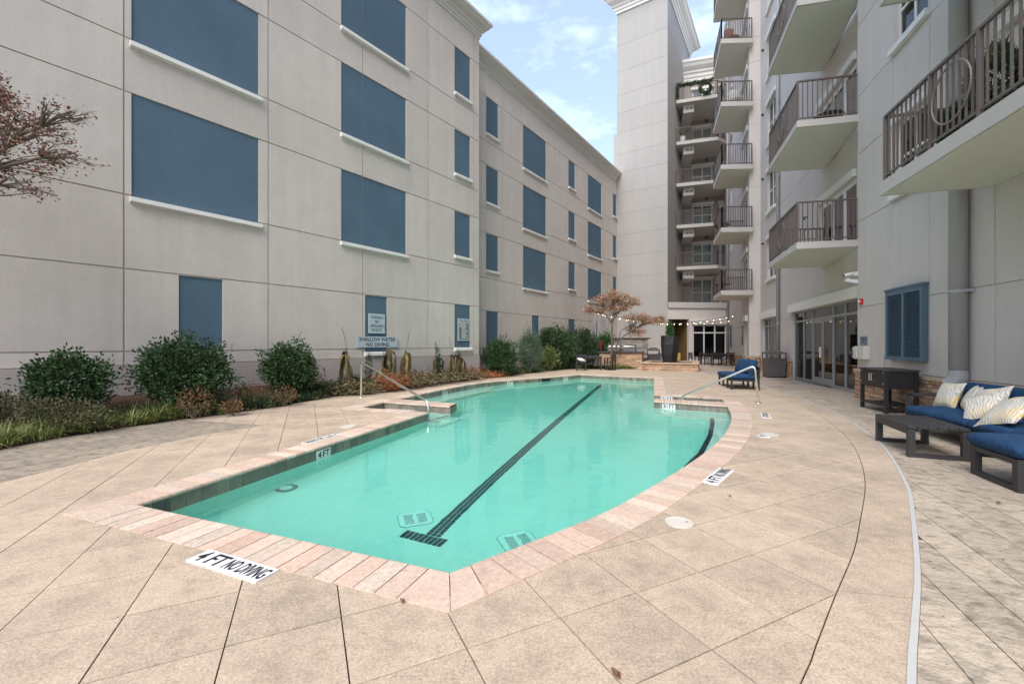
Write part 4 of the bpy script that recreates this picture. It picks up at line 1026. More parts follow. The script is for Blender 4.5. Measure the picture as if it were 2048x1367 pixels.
GW.add('header', MB().add([(1.75,-.22,3.15),(4.80,-.22,3.15),(4.70,-.14,2.87),(1.85,-.14,2.87),(1.75,0,3.15),(4.80,0,3.15),(4.70,0,2.87),(1.85,0,2.87)],
   [(3,2,1,0),(4,5,6,7),(0,1,5,4),(1,2,6,5),(2,3,7,6),(3,0,4,7)]), WHITE)
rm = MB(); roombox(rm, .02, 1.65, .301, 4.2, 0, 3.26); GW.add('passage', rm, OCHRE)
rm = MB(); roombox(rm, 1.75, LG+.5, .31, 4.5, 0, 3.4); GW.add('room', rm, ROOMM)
ll = bpy.data.lights.new('passage_lamp','POINT'); ll.energy = 7; ll.color = (1,.68,.3); ll.shadow_soft_size = .12
lo = bpy.data.objects.new('passage_lamp', ll); col.objects.link(lo); lo.location = GW.pt(.9,2.4,2.9)
# pipes
def pipe(W, x, r_, z0, z1, y, elbow=True, name='downpipe'):
    o = W.add(name, MB().cyl(x, y, z0, z1, r_, 20), PIPE, smooth=True)
    for z in (z0+.02,): obj('elbow', MB().tube([(x,y,z0+.1),(x,y,z0-.02),(x-.03,y-.05,z0-.12),(x-.07,y-.09,z0-.17)], r_*1.08, 16), PIPE, o)
    z = 2.3
    while z < z1: obj('bracket', MB().cyl(x,y,z,z+.05,r_*1.07,20).box(x-r_*1.5,x+r_*1.5,y,0,z,z+.05), PIPE, o); z += 3.27
    return o
pipe(F1, 3.93, .125, .84, HT, -.15); pipe(F2, X(8.05), .075, .25, HT, -.10); pipe(F4, .18, .10, .25, HT, -.12)
F1.add('conduit', MB().cyl(1.3,-.03,.80,1.15,.012,8), PIPE)
# roof slabs
for W_, x0, x1 in ((F1,0,20),(F2,0,L2+.3),(F4,-4.5,L4)): W_.add('roof', MB().box(x0,x1,-.15,8,HT,HT+.5), WHITE)

# shutter
t = thing('louvred_shutter', 'blue louvred double shutter on the near grey wall', 'shutter', F1.pt(1.55,-.022,1.06), F1.rz)
sw, sh = 1.33, 1.55
obj('frame', holed(MB(), 0, sw, 0, sh, [(.07,sw/2-.035,.07,sh-.13),(sw/2+.035,sw-.07,.07,sh-.13)], -.11, 0), SHUT, t)
obj('back', MB().box(.05,sw-.05,-.012,-.002,.05,sh-.1), SHUT, t)
lv = MB().add([(0,-.108,0),(sw/2-.105,-.108,0),(sw/2-.105,-.05,.030),(0,-.05,.030),(0,-.108,-.006),(sw/2-.105,-.108,-.006),(sw/2-.105,-.05,.024),(0,-.05,.024)],
     [(0,1,2,3),(7,6,5,4),(0,4,5,1),(3,2,6,7),(0,3,7,4),(1,5,6,2)]).mesh('louvre', SHUT)
for k in range(33):
    for xx in (.07, sw/2+.035): obj('louvre', lv, None, t, (xx,0,.085+k*.0405))
obj('track', MB().box(-.02,sw+.02,-.13,-.0,sh-.02,sh+.02), SHUT, t)
# small wall things
t = thing('fire_alarm', 'small red fire alarm horn on the grey wall right of the storefront', 'alarm', F1.pt(.16,-.02,2.42), F1.rz)
obj('body', MB().box(0,.13,-.05,0,0,.15), RED, t, bevel=.01); obj('strobe', MB().lathe([(.03,0),(.035,.03),(.02,.045)],10), CAMW, t, (.065,-.05,.075), rot=(R(90),0,0))
t = thing('security_camera', 'white bullet security camera above the storefront header', 'camera', F1.pt(.0,-.02,3.2), F1.rz)
obj('mount', MB().cyl(0,-.04,0,.10,.05,12), CAMW, t); obj('body', MB().tube([(-.02,-.06,.06),(-.02,-.30,.02)],.045,12), CAMW, t, smooth=True); obj('lens', MB().tube([(-.02,-.301,.02),(-.02,-.31,.018)],.035,12), BLACK, t)
t = thing('flood_light', 'white wall lamp just below the security camera', 'lamp', F1.pt(.0,-.02,2.98), F1.rz)
obj('shade', MB().box(-.05,.08,-.30,-.03,0,.08), CAMW, t, rot=(R(-14),0,0)); obj('arm', MB().cyl(0,-.03,.02,.12,.02,8), CAMW, t)
t = thing('call_box', 'cream emergency call box on the near grey wall', 'call box', F1.pt(.12,-.02,1.02), F1.rz)
obj('box', MB().box(0,.50,-.14,0,0,.33), BOXM, t, bevel=.01); obj('door', MB().box(-.02,.2,-.17,-.14,.02,.30), BOXM, t, bevel=.01); obj('handset', MB().box(-.05,.03,-.20,-.17,.08,.22), GRYW, t, bevel=.008)
obj('hinge', MB().box(.2,.27,-.155,-.14,.05,.08).box(.2,.27,-.155,-.14,.24,.27), STEEL, t)
t = thing('small_sign', 'small grey-blue sign directly above the cream call box', 'sign', F1.pt(.14,-.02,1.38), F1.rz)
obj('board', MB().box(0,.36,-.012,0,0,.22), M('sign_slate',(.16,.20,.25),.5), t)
mb = MB(); text_mb(mb,'EMERGENCY',.04,.32,.14,.18,lambda a,b:(a,-.0135,b)); text_mb(mb,'PHONE',.1,.26,.07,.11,lambda a,b:(a,-.0135,b)); obj('lettering', mb, BLACK, t)

# ================================================================== FURNITURE
def cushion(x0,x1,y0,y1,z0,z1, r_=.05, puff=.02):
    nx, ny = 9, 9; vs = []; fs = []
    def P(i, j, top):
        u = i/(nx-1); v = j/(ny-1); ex = min(u,1-u)*(x1-x0); ey = min(v,1-v)*(y1-y0)
        rx = min(1, ex/r_); ry = min(1, ey/r_); f = math.sqrt(max(0, 1-(1-rx)**2))*math.sqrt(max(0,1-(1-ry)**2))
        f = .35+.65*f; h_ = (z1-z0)/2; pf = puff*math.sin(math.pi*u)*math.sin(math.pi*v)
        uu = u; return (x0+(x1-x0)*uu, y0+(y1-y0)*v, (z0+z1)/2+(h_*f+pf)*(1 if top else -1))
    # cluster rows near the edges
    def rem(k, n_): t = k/(n_-1); return .5-.5*math.cos(math.pi*t)
    def P2(i, j, top):
        u = rem(i,nx); v = rem(j,ny); ex = min(u,1-u)*(x1-x0); ey = min(v,1-v)*(y1-y0); rx = min(1,ex/r_); ry = min(1,ey/r_)
        f = .3+.7*math.sqrt(max(0,1-(1-rx)**2))*math.sqrt(max(0,1-(1-ry)**2)); pf = puff*math.sin(math.pi*u)*math.sin(math.pi*v)
        return (x0+(x1-x0)*u, y0+(y1-y0)*v, (z0+z1)/2+((z1-z0)/2*f+pf)*(1 if top else -1))
    for top in (1,0):
        for i in range(nx):
            for j in range(ny): vs.append(P2(i,j,top))
    N_ = nx*ny
    for i in range(nx-1):
        for j in range(ny-1):
            a = i*ny+j; fs.append((a,a+ny,a+ny+1,a+1)); b = a+N_; fs.append((b,b+1,b+ny+1,b+ny))
    rim = [i*ny for i in range(nx)]+[(nx-1)*ny+j for j in range(1,ny)]+[i*ny+ny-1 for i in range(nx-2,-1,-1)]+[j for j in range(ny-2,0,-1)]
    for k in range(len(rim)): a = rim[k]; b = rim[(k+1)%len(rim)]; fs.append((a,a+N_,b+N_,b))
    return MB().add(vs, fs)
def pillow_mb(s_=.46, th=.16):
    nx = 13; vs = []; fs = []
    for sg in (1,-1):
        for i in range(nx):
            for j in range(nx):
                u = -1+2*i/(nx-1); v = -1+2*j/(nx-1); k = (1-u*u)*(1-v*v); pin = 1-.07*(1-abs(u)**2)*abs(v)**3 - 0
                x = u*(1-.09*(1-v*v)*abs(u)); y = v*(1-.09*(1-u*u)*abs(v))
                vs.append((x*s_/2, y*s_/2, sg*(th/2)*(max(k,0)**.45)+.004*math.sin(7*u+3*v)))
    N_ = nx*nx
    for i in range(nx-1):
        for j in range(nx-1):
            a = i*nx+j; fs.append((a,a+nx,a+nx+1,a+1)); b = a+N_; fs.append((b,b+1,b+nx+1,b+nx))
    return MB().add(vs, fs)
# sofa by the near wall: local x along F1 direction (towards camera), -y towards the pool
sa = (-.305,-.952)
sofa = thing('outdoor_sofa', 'long navy cushioned outdoor sofa against the near grey wall', 'sofa', (6.46,6.93,0), ang(sa))
SLN = 3.6; SD = .80
fb = MB().box(-.04,SLN,0,SD,.20,.27); obj('frame', fb, GRYW, sofa)
for xx in (0,1.15,2.3,3.45):
    for yy in (.03,SD-.09): obj('leg', MB().box(xx,xx+.07,yy,yy+.06,0,.20), GRYW, sofa)
obj('arm', MB().box(-.08,-.02,0,.06,0,.60).box(-.08,-.02,SD-.06,SD,0,.60).box(-.08,-.02,0,SD,.56,.61), GRYW, sofa)
obj('back_frame', MB().box(0,SLN,SD,SD+.05,.25,.68), GRYW, sofa)
for k in range(5): obj('seat_cushion', cushion(-.02+k*.70,-.02+k*.70+.69,-.03,.76,.27,.41,.05), NAVYF, sofa, smooth=True)
for k in range(5):
    o = obj('back_cushion', cushion(0,.68,0,.42,-.07,.07,.07,.03), NAVYF, sofa, (.0+k*.70,.66,.40), rot=(R(78),0,0), smooth=True)
def pillow(x, y, z, rx, rz_, label, base=sofa, s_=.44, rt=0):
    b = Vector(base.location); c_, s__ = math.cos(base.rotation_euler.z), math.sin(base.rotation_euler.z)
    p = (b.x+c_*x-s__*y, b.y+s__*x+c_*y, z)
    o = obj('pillow', pillow_mb(s_), PILLOW, None, p, smooth=True); o.rotation_euler = (Matrix.Rotation(base.rotation_euler.z+rz_,3,'Z') @ Matrix.Rotation(rx,3,'X') @ Matrix.Rotation(rt,3,'Z')).to_euler()
    return tag(o, label, 'pillow', 'palm print pillows on the sofa')
pillow(.12,.46,.60,R(66),R(6),'palm print pillow nearest the cabinet, leftmost on the sofa', rt=R(4))
pillow(.55,.50,.60,R(66),R(-22),'second palm print pillow, leaning beside the leftmost one', s_=.42)
pillow(1.0,.44,.61,R(60),R(10),'third palm print pillow with a pointed upper corner', s_=.46, rt=R(14))
pillow(1.28,.20,.565,R(48),R(16),'yellowish palm print pillow lying low in front of the third', s_=.44, rt=R(30))
pillow(1.72,.20,.58,R(42),R(-8),'large palm print pillow cut by the right edge of the photo', s_=.56, rt=R(22))
def loop_table(name, label, cat, c, rz_, lx, ly, h_, top=True, grp=None, mat=GRYW):
    t = thing(name, label, cat, (*c,0), rz_, grp)
    for xx in (0, lx-.06):
        obj('leg', MB().box(xx,xx+.06,0,.07,0,h_-.04).box(xx,xx+.06,ly-.07,ly,0,h_-.04).box(xx,xx+.06,.071,ly-.071,0,.05), mat, t)
    obj('apron', MB().box(.06,lx-.06,.0,.03,h_-.11,h_-.035).box(.06,lx-.06,ly-.03,ly,h_-.11,h_-.035), mat, t)
    return t
ct = loop_table('coffee_table', 'low charcoal slatted coffee table in front of the sofa', 'table', (5.30,6.20), ang((-.38,-.925)), 1.0, .58, .39)
for k in range(6): obj('slat', MB().box(0,1.0,k*.0975,k*.0975+.090,.355,.39), GRYW, ct, bevel=.003)
ot = loop_table('ottoman', 'navy cushioned ottoman at the right edge of the photo', 'ottoman', (4.98,4.62), ang((.94,-.34)), .66, .66, .30)
ot.rotation_euler.z = ang((.94,-.34)); ot.location = (4.76,4.0,0)
obj('seat', MB().box(0,.66,0,.66,.26,.31), GRYW, ot); obj('cushion', cushion(-.02,.68,-.02,.68,.31,.46,.06,.02), NAVYF, ot, smooth=True)
# storage cabinet
cb = thing('bar_cabinet', 'black outdoor cabinet with two doors and a low shelf by the stone base', 'cabinet', (7.80,9.52,0), ang((-.292,-.956)))
cl, cd, ch = 1.02, .55, .89
obj('top', MB().box(-.02,cl+.02,-.02,cd+.02,ch-.035,ch), SLATE, cb, bevel=.004)
obj('body', MB().box(.02,cl-.02,.015,cd-.01,.50,ch-.036), BLKW, cb)
for xx in (0,cl-.06):
    for yy in (0,cd-.06): obj('leg', MB().box(xx,xx+.06,yy,yy+.06,0,ch-.036), BLKW, cb)
for a, b in ((.065,cl/2-.004),(cl/2+.004,cl-.065)):
    o = obj('door', MB().box(a,b,-.002,.014,.52,ch-.05), BLKW, cb, bevel=.003); hx = b-.04 if a < .1 else a+.04
    obj('handle', MB().tube([(hx,-.002,.64),(hx,-.035,.64),(hx,-.035,.78),(hx,-.002,.78)],.007,8), STEEL, o)
    for zz in (.57,.80): obj('hinge', MB().box((a if a<.1 else b)-.008,(a if a<.1 else b)+.008,-.008,-.002,zz,zz+.05), STEEL, o)
sh_ = obj('shelf', MB().box(.06,cl-.06,0,.03,.13,.17).box(.06,cl-.06,cd-.03,cd,.13,.17), BLKW, cb)
for k in range(6): obj('slat', MB().box(.02,cl-.02,.035+k*.08,.035+k*.08+.07,.145,.165), BLKW, sh_)
# far loveseat
ls = thing('loveseat', 'blue cushioned two-seat outdoor sofa beside the right handrail', 'sofa', (7.19,14.80,0), ang((-.25,-.97)))
LL, LD = 1.75, .80
obj('frame', MB().box(0,LL,0,LD,.26,.31), GRYW, ls)
for xx in (0,.58,1.16,LL-.05):
    for yy in (0,LD-.05): obj('leg', MB().box(xx,xx+.05,yy,yy+.05,0,.26), GRYW, ls)
obj('arm', MB().box(LL-.05,LL,LD-.05,LD,.31,.62).box(LL-.05,LL,LD-.35,LD,.58,.62), GRYW, ls)
obj('back_frame', MB().box(0,LL,LD-.03,LD,.31,.70), GRYW, ls)
for k in range(2):
    obj('seat_cushion', cushion(k*.875-.01,k*.875+.865,-.03,.70,.31,.47,.06,.02), NAVYF, ls, smooth=True)
    obj('back_cushion', cushion(0,.84,0,.50,-.09,.09,.09,.05), NAVYF, ls, (k*.875+.02,.55,.44), rot=(R(70),0,0), smooth=True)
# litter bins
def bin_(loc, rz_, label, wd=.72, h_=1.12):
    t = thing('litter_bin', label, 'trash can', (*loc,0), rz_, 'bronze litter bins'); s = wd/2
    obj('body', MB().add([(-s*.94,-s*.94,.06),(s*.94,-s*.94,.06),(s*.94,s*.94,.06),(-s*.94,s*.94,.06),(-s,-s,.80),(s,-s,.80),(s,s,.80),(-s,s,.80)], [(3,2,1,0),(4,5,6,7),(0,1,5,4),(1,2,6,5),(2,3,7,6),(3,0,4,7)]), TRASHM, t, bevel=.01)
    for a in (-1,1):
        for b in (-1,1):
            obj('post', MB().box(a*s-.02*(1+a)-0,a*s+.02*(1-a),b*s-.02*(1+b),b*s+.02*(1-b),.79,1.02), TRASHM, t); obj('foot', MB().cyl(a*s*.8,b*s*.8,0,.06,.03,8), BLKW, t)
    obj('lid', MB().box(-s-.01,s+.01,-s-.01,s+.01,1.0,1.05).add([(-s,-s,1.05),(s,-s,1.05),(s,s,1.05),(-s,s,1.05),(-s*.5,-s*.5,h_),(s*.5,-s*.5,h_),(s*.5,s*.5,h_),(-s*.5,s*.5,h_)],[(0,1,5,4),(1,2,6,5),(2,3,7,6),(3,0,4,7),(4,5,6,7)]), TRASHM, t)
    mb = MB()
    for i in range(6):
        for j in range(2):
            x = -s*.6+i*s*.24+(j*.12*s); mb.add([(x,-s-.004,.66+j*.06),(x+.02,-s-.004,.68+j*.06),(x,-s-.004,.70+j*.06),(x-.02,-s-.004,.68+j*.06)],[(0,1,2,3)])
    tag(obj('perforations', mb, BLACK, t), kind='stuff')
bin_((11.12,18.05), R(-16), 'bronze litter bin with diamond perforations in front of the storefront downpipe')
bin_((8.75,26.3), R(-16), 'bronze litter bin between the grill island and the black planter', .72, 1.2)
# stone planter box
pb = thing('stone_planter_bed', 'low raised planter of stacked tan stone with a flat cap', 'planter', (6.95,22.75,0), ang((.91,-.415)))
PL, PD = 2.75, 3.4
obj('core', MB().box(.04,PL-.04,.04,PD-.04,0,.33), MORTAR, pb)
stones(None, 0, PL, 0, .36, parent=pb, yb=.035, d0=.03, hmin=.08, hmax=.12)
o2 = thing  # side faces
for side, (px, py, rzz, LL_) in enumerate(((PL-.035,0,R(90),PD),(0,PD,R(-90),PD))):
    h0 = len(pb.children)
    stones(None, 0, LL_, 0, .36, parent=pb, yb=0, d0=.03, hmin=.08, hmax=.12)
    for c_ in list(pb.children)[h0:]: c_.location = (px if side == 0 else .035, py, 0); c_.rotation_euler.z = rzz
x = -.05
while x < PL+.04:
    l = min(rnd.uniform(.5,.9), PL+.05-x); obj('cap_stone', MB().box(x+.003,x+l-.003,-.06,.34,.362,.43), CAPST, pb, bevel=.01); obj('cap_stone', MB().box(x+.003,x+l-.003,PD-.34,PD+.06,.362,.43), CAPST, pb, bevel=.01); x += l
for xx in (-.05,PL-.30):
    y = .345
    while y < PD-.36: l = min(rnd.uniform(.5,.9), PD-.345-y); obj('cap_stone', MB().box(xx,xx+.35,y+.003,y+l-.003,.362,.43), CAPST, pb, bevel=.01); y += l
obj('soil', MB().box(.3,PL-.3,.3,PD-.3,.33,.37), MULCH, pb)
# faceted planter
fp = thing('tall_planter', 'tall faceted black planter standing in the stone planter bed', 'planter pot', (9.0,24.25,.37), R(20))
def facet():
    lv = [(0,.38,.38,0),(.45,.45,.44,.25),(1.0,.50,.48,.5),(1.52,.47,.47,.9)]
    vs = []; seg = 6
    for z, a, b, ph in lv:
        for k in range(seg): th = 2*math.pi*k/seg+ph*.35; vs.append((a*math.cos(th), b*math.sin(th), z))
    fs = []
    for i in range(3):
        for k in range(seg):
            p, q, r_, s_ = i*seg+k, i*seg+(k+1)%seg, (i+1)*seg+(k+1)%seg, (i+1)*seg+k; fs += [(p,q,r_),(p,r_,s_)]
    fs += [tuple(range(seg-1,-1,-1)), tuple(range(3*seg,4*seg))]
    return MB().add(vs, fs)
obj('pot', facet(), PLANTER, fp)
# grill island
gi = thing('grill_island', 'stone faced grill island with a dark slab counter', 'counter', (5.15,25.05,0), ang((.93,-.36)))
obj('core', MB().box(.04,2.36,.04,.9,0,.88), MORTAR, gi); stones(None, 0, 2.4, 0, .89, parent=gi, yb=.035, d0=.03)
h0 = len(gi.children); stones(None, 0, .9, 0, .89, parent=gi, yb=0, d0=.03)
for c_ in list(gi.children)[h0:]: c_.location = (2.365,0,0); c_.rotation_euler.z = R(90)
obj('countertop', MB().box(-.12,2.5,-.10,1.0,.895,.975), SLATE, gi, bevel=.01)
for k, lb in enumerate(('stainless gas grill on the stone island, left one', 'stainless gas grill on the stone island, right one')):
    c_, s_ = math.cos(gi.rotation_euler.z), math.sin(gi.rotation_euler.z); lx, ly = .42+k*.86, .35
    g_ = thing('gas_grill', lb, 'grill', (5.15+c_*lx-s_*ly, 25.05+s_*lx+c_*ly, .975), gi.rotation_euler.z, 'gas grills')
    obj('body', MB().box(0,.76,0,.5,0,.2), GRILLM, g_, bevel=.01)
    obj('hood', MB().add([(.0,.0,.2),(.76,.0,.2),(.76,.5,.2),(0,.5,.2),(.02,.1,.40),(.74,.1,.40),(.74,.42,.42),(.02,.42,.42)],[(0,1,5,4),(1,2,6,5),(2,3,7,6),(3,0,4,7),(4,5,6,7),(3,2,1,0)]), GRILLM, g_, bevel=.02)
    obj('handle', MB().tube([(.1,-.05,.3),(.66,-.05,.3)],.015,8), STEEL, g_)
    for j in range(4): obj('knob', MB().tube([(.14+j*.16,0,.09),(.14+j*.16,-.04,.09)],.028,10), CAMW, g_)
bwl = thing('stone_screen_wall', 'grey stacked stone wall with a slate cap behind the grills', 'wall', (6.75,28.7,0), ang((.95,-.3)))
obj('core', MB().box(.04,2.3,.04,.4,0,1.75), MORTAR, bwl); stones(None, 0, 2.34, .5, 1.76, parent=bwl, mat=STONEG, yb=.035, d0=.03, hmin=.1, hmax=.16, lmin=.25, lmax=.6)
obj('cap', MB().box(-.05,2.5,-.1,.5,1.762,1.83), SLATE, bwl)
# posts
for (x,y,h_,lb) in ((5.0,25.75,3.42,'white square post nearest the pool, behind the small dining table'),(5.75,28.2,3.52,'white square post behind the fire extinguisher'),(6.45,28.9,3.45,'white square post left of the stone screen wall')):
    t = thing('white_post', lb, 'post', (x,y,0), R(20)); obj('shaft', MB().box(-.075,.075,-.075,.075,0,h_), PIPE, t); obj('base', MB().box(-.11,.11,-.11,.11,0,.02), PIPE, t)
    t.children[0].data.materials[0] = WHITE
t = thing('fire_extinguisher', 'red fire extinguisher by the grill counter', 'fire extinguisher', (5.35,25.75,1.02), 0)
obj('cylinder', MB().lathe([(.07,0),(.085,.03),(.085,.42),(.04,.5),(.03,.53)],14), RED, t, smooth=True); obj('valve', MB().box(-.03,.12,-.02,.02,.53,.58), RED, t); obj('hose', MB().tube([(.03,0,.54),(.12,0,.45),(.11,0,.2)],.014,6), BLACK, t)
# string lights
def strand(p0, p1, sag, nb, label):
    p0 = Vector(p0); p1 = Vector(p1); t = thing('string_lights', label, 'string lights', p0); pts = []
    for k in range(25):
        u = k/24; pts.append((p1-p0)*u+Vector((0,0,-4*sag*u*(1-u))))
    obj('cable', MB().tube(pts, .009, 5), WIRE, t)
    bm_ = MB().lathe([(.008,-.125),(.021,-.11),(.024,-.09),(.012,-.05)],8).mesh('bulb', BULB); sk = MB().cyl(0,0,-.06,0,.018,6).mesh('socket', WIRE)
    for k in range(nb):
        u = (k+.5)/nb; q = (p1-p0)*u+Vector((0,0,-4*sag*u*(1-u))); obj('bulb', bm_, None, t, q); obj('socket', sk, None, t, q)
strand((5.0,25.75,3.38), F4.pt(4.6,-.05,3.35), .62, 21, 'string of warm bulbs sagging from the front white post to the grey wall')
strand((5.75,28.2,3.5), F4.pt(2.9,-.05,3.1), .45, 16, 'string of warm bulbs from the rear white post, behind the first string')
# dining sets
def chair(label, loc, rz_, grp, mat=BLKW):
    t = thing('dining_chair', label, 'chair', (*loc,0), rz_, grp)
    for xx in (0,.50):
        obj('leg', MB().box(xx,xx+.05,0,.05,0,.62).box(xx,xx+.05,.45,.50,0,.84).box(xx,xx+.05,.051,.449,0,.04), mat, t); obj('arm', MB().box(xx-.005,xx+.055,0,.46,.62,.65), mat, t)
    obj('seat', MB().box(.05,.50,.0,.48,.40,.45), mat, t)
    for k in range(4): obj('slat', MB().box(.05,.50,.46,.49,.50+k*.09,.50+k*.09+.07), mat, t)
    return t
def table(label, loc, rz_, lx, ly, nm='dining_table'):
    t = thing(nm, label, 'table', (*loc,0), rz_)
    obj('tabletop', MB().box(0,lx,0,ly,.71,.75), SLATE, t)
    for xx in (.02,lx-.09):
        for yy in (.02,ly-.09): obj('leg', MB().box(xx,xx+.07,yy,yy+.07,0,.71), BLKW, t)
    obj('apron', MB().box(.05,lx-.05,.04,.07,.62,.71).box(.05,lx-.05,ly-.07,ly-.04,.62,.71), BLKW, t); return t
table('small black dining table near the hedge at the far pool end', (3.95,23.2), R(-10), .95, .95)
chair('black armchair left of the small table, backed by the hedge', (3.0,23.75), R(90), 'chairs around the small far table')
mc = chair('black armchair with a white pillow, in front of the small table', (3.72,22.75), R(-172)+R(0), 'chairs around the small far table')
mc.location = (3.40,22.62,0); mc.rotation_euler.z = R(-10)
chair('black armchair right of the small table, nearest the grill island', (5.05,23.35), R(-85), 'chairs around the small far table')
chair('black armchair on the far side of the small table', (4.1,24.3), R(5), 'chairs around the small far table')
tag(obj('pillow', pillow_mb(.42,.2), M('white_pillow',(.7,.66,.6),.9), None, (3.70,22.78,.56), rot=(R(12),R(10),.4), smooth=True), 'plain white pillow lying on the seat of a black armchair', 'pillow')
table('long black dining table under the white-framed far window', (13.1,29.0), R(-8), 1.5, .95)
for (x,y,a,lb) in ((12.85,29.2,92,'black armchair at the left end of the long far table'),(13.9,28.55,172,'black armchair in front of the long far table, left one'),(14.7,28.4,172,'black armchair in front of the long far table, right one'),(14.95,29.2,-88,'black armchair at the right end of the long far table'),(13.4,30.1,-8,'black armchair behind the long far table, left one'),(14.2,30.0,-8,'black armchair behind the long far table, right one')):
    chair(lb, (x,y), R(a), 'chairs around the long far table')
c_ = chair('yellow ochre chair in front of the lit passage', (10.9,27.8), R(170), None, YEL)
c_ = chair('blue chair between the far litter bin and the black planter', (9.9,27.3), R(165), None, NAVYF)
# ---- things on balconies
def round_chair(loc, rz_, label, mat=WICK, s_=1.0):
    t = thing('patio_chair', label, 'chair', loc, rz_)
    obj('seat', MB().lathe([(.25*s_,.38*s_),(.28*s_,.42*s_),(.25*s_,.46*s_)],14), mat, t)
    vs = []; fs = []
    for k in range(11):
        a = R(0+18*k); 
        for r_, z in ((.30,.42),(.33,.62),(.34,.62+.22*math.sin(a)),(.31,.62+.22*math.sin(a)),(.27,.42)): vs.append((r_*math.cos(a)*s_, r_*math.sin(a)*s_, z*s_))
    for k in range(10):
        for j in range(4): fs.append((k*5+j,(k+1)*5+j,(k+1)*5+j+1,k*5+j+1))
    obj('backrest', MB().add(vs,fs), mat, t)
    for k in range(4): a = R(45+90*k); obj('leg', MB().tube([(.2*math.cos(a)*s_,.2*math.sin(a)*s_,.4*s_),(.27*math.cos(a)*s_,.27*math.sin(a)*s_,0)],.018,6), mat, t)
    return t
def bistro(loc, label, r_=.34, h_=.6):
    t = thing('bistro_table', label, 'table', loc, 0)
    obj('tabletop', MB().lathe([(r_,h_),(r_+.015,h_+.01),(r_,h_+.025)],20), BLKW, t)
    for k in range(3): a = R(120*k); obj('leg', MB().tube([(.06*math.cos(a),.06*math.sin(a),h_),(.24*math.cos(a),.24*math.sin(a),0)],.014,6), BLKW, t)
bistro((9.0,12.1,SL[1]+.19), 'round black bistro table on the middle balcony right of centre', .36, .45)
round_chair((9.25,12.95,SL[1]+.19), R(-60), 'dark patio chair beside the round bistro table on the balcony', BLKW)
round_chair((11.9,22.9,SL[4]+.25), R(70), 'brown wicker chair on a high far balcony with a rounded back', WICK, 1.25)
round_chair((12.2,22.9,SL[5]+.25), R(70), 'brown wicker chair on the topmost visible far balcony', WICK, 1.2)
round_chair((12.1,22.9,SL[3]+.25), R(90), 'pale cushioned chair on the far balcony below the wicker chair', BOXM, 1.2)
for z, lb in ((SL[1],'black bench table on the third far balcony from the ground'),(SL[0],'black side table on the lowest far balcony')): bistro((11.7,23.6,z+.25), lb, .4, .5)
# ================================================================== PLANTS
def leafquad(mb, p, d, up, l, w_, fold=.25):
    d = d.normalized(); s = d.cross(up)
    if s.length < 1e-3: s = Vector((1,0,0))
    s.normalize(); nn = s.cross(d)
    a = p; b = p+d*l*.45+s*w_/2+nn*w_*fold; c = p+d*l; e = p+d*l*.45-s*w_/2+nn*w_*fold
    mb.add([a,b,c,e], [(0,1,2),(0,2,3)])
def rv(r=rnd): 
    while 1:
        v = Vector((r.uniform(-1,1), r.uniform(-1,1), r.uniform(-1,1)))
        if .05 < v.length < 1: return v
def shrub(name, label, loc, rx, ry, h_, nleaf, leaf, mat, cat='shrub', grp=None, seed=1, zb=.06, clumps=26, stems=True, taper=.0, loose=.14, aspect=.55):
    if loc[2] == 0: loc = (loc[0], loc[1], bedz(loc[0], loc[1])-.01)
    r = random.Random(seed); t = thing(name, label, cat, loc, r.uniform(0,6.28), grp)
    t.rotation_euler.z = 0; mb = MB(); rz_ = (h_-zb)/2; cz = zb+rz_
    cl = []
    for k in range(clumps):
        v = rv(r).normalized(); q = Vector((v.x*rx*r.uniform(.55,.9), v.y*ry*r.uniform(.55,.9), v.z*rz_*r.uniform(.5,.86)))
        if taper: f = 1-taper*max(0,(q.z+rz_)/(2*rz_)); q.x *= f; q.y *= f
        cl.append((q, r.uniform(.16,.30)))
    base = min(rx,ry)
    for k in range(nleaf):
        hh_ = r.random()
        if hh_ < .30:
            v = rv(r); f = .8; p = Vector((v.x*rx*f, v.y*ry*f, v.z*rz_*f)); od = v
            if taper: g = 1-taper*max(0,(p.z+rz_)/(2*rz_)); p.x *= g; p.y *= g
        elif hh_ < .65:
            q, cr_ = r.choice(cl); v = rv(r).normalized()*cr_*base*1.5*r.uniform(.4,1.1); p = q+v; od = (v*.6+q.normalized()*.4)
        else:
            v = rv(r).normalized(); f = r.uniform(.72,1.0)+loose*r.gauss(0,.5)*.4; nn_ = 1+.26*noise.noise(v*2.3+Vector((seed,0,0)))*2
            p = Vector((v.x*rx*f*nn_, v.y*ry*f*nn_, v.z*rz_*f*nn_)); od = v
            if taper: g = 1-taper*max(0,(p.z+rz_)/(2*rz_)); p.x *= g; p.y *= g
        p = p+Vector((0,0,cz)); 
        if p.z < .02: p.z = r.uniform(.02,.12)
        d = (od.normalized()*.7+rv(r)*.9+Vector((0,0,.15)))
        leafquad(mb, p, d, rv(r), leaf*r.uniform(.7,1.2), leaf*aspect)
    obj('foliage', mb, mat, t)
    if stems:
        sm_ = MB()
        for k in range(9):
            q, _ = r.choice(cl); sm_.tube([(r.uniform(-.08,.08)*rx,r.uniform(-.08,.08)*ry,0),(q.x*.4,q.y*.4,cz*.5),(q.x*.95,q.y*.95,cz+q.z)], .014, 5, .005)
        obj('stems', sm_, BARK, t)
    return t
G1 = 'dark green rounded shrubs along the wall'
shrub('camellia_shrub', 'loose dark green shrub at the far left, left of the biggest shrub', (-7.55,7.25,0), .60,.52,1.12, 5500, .075, LEAFG, grp=G1, seed=3, clumps=34, loose=.4)
shrub('camellia_shrub', 'largest dense dark green shrub, under the single blue ground-level panel', (-6.6,8.55,0), .88,.68,1.42, 12000, .075, LEAFG, grp=G1, seed=5, clumps=30)
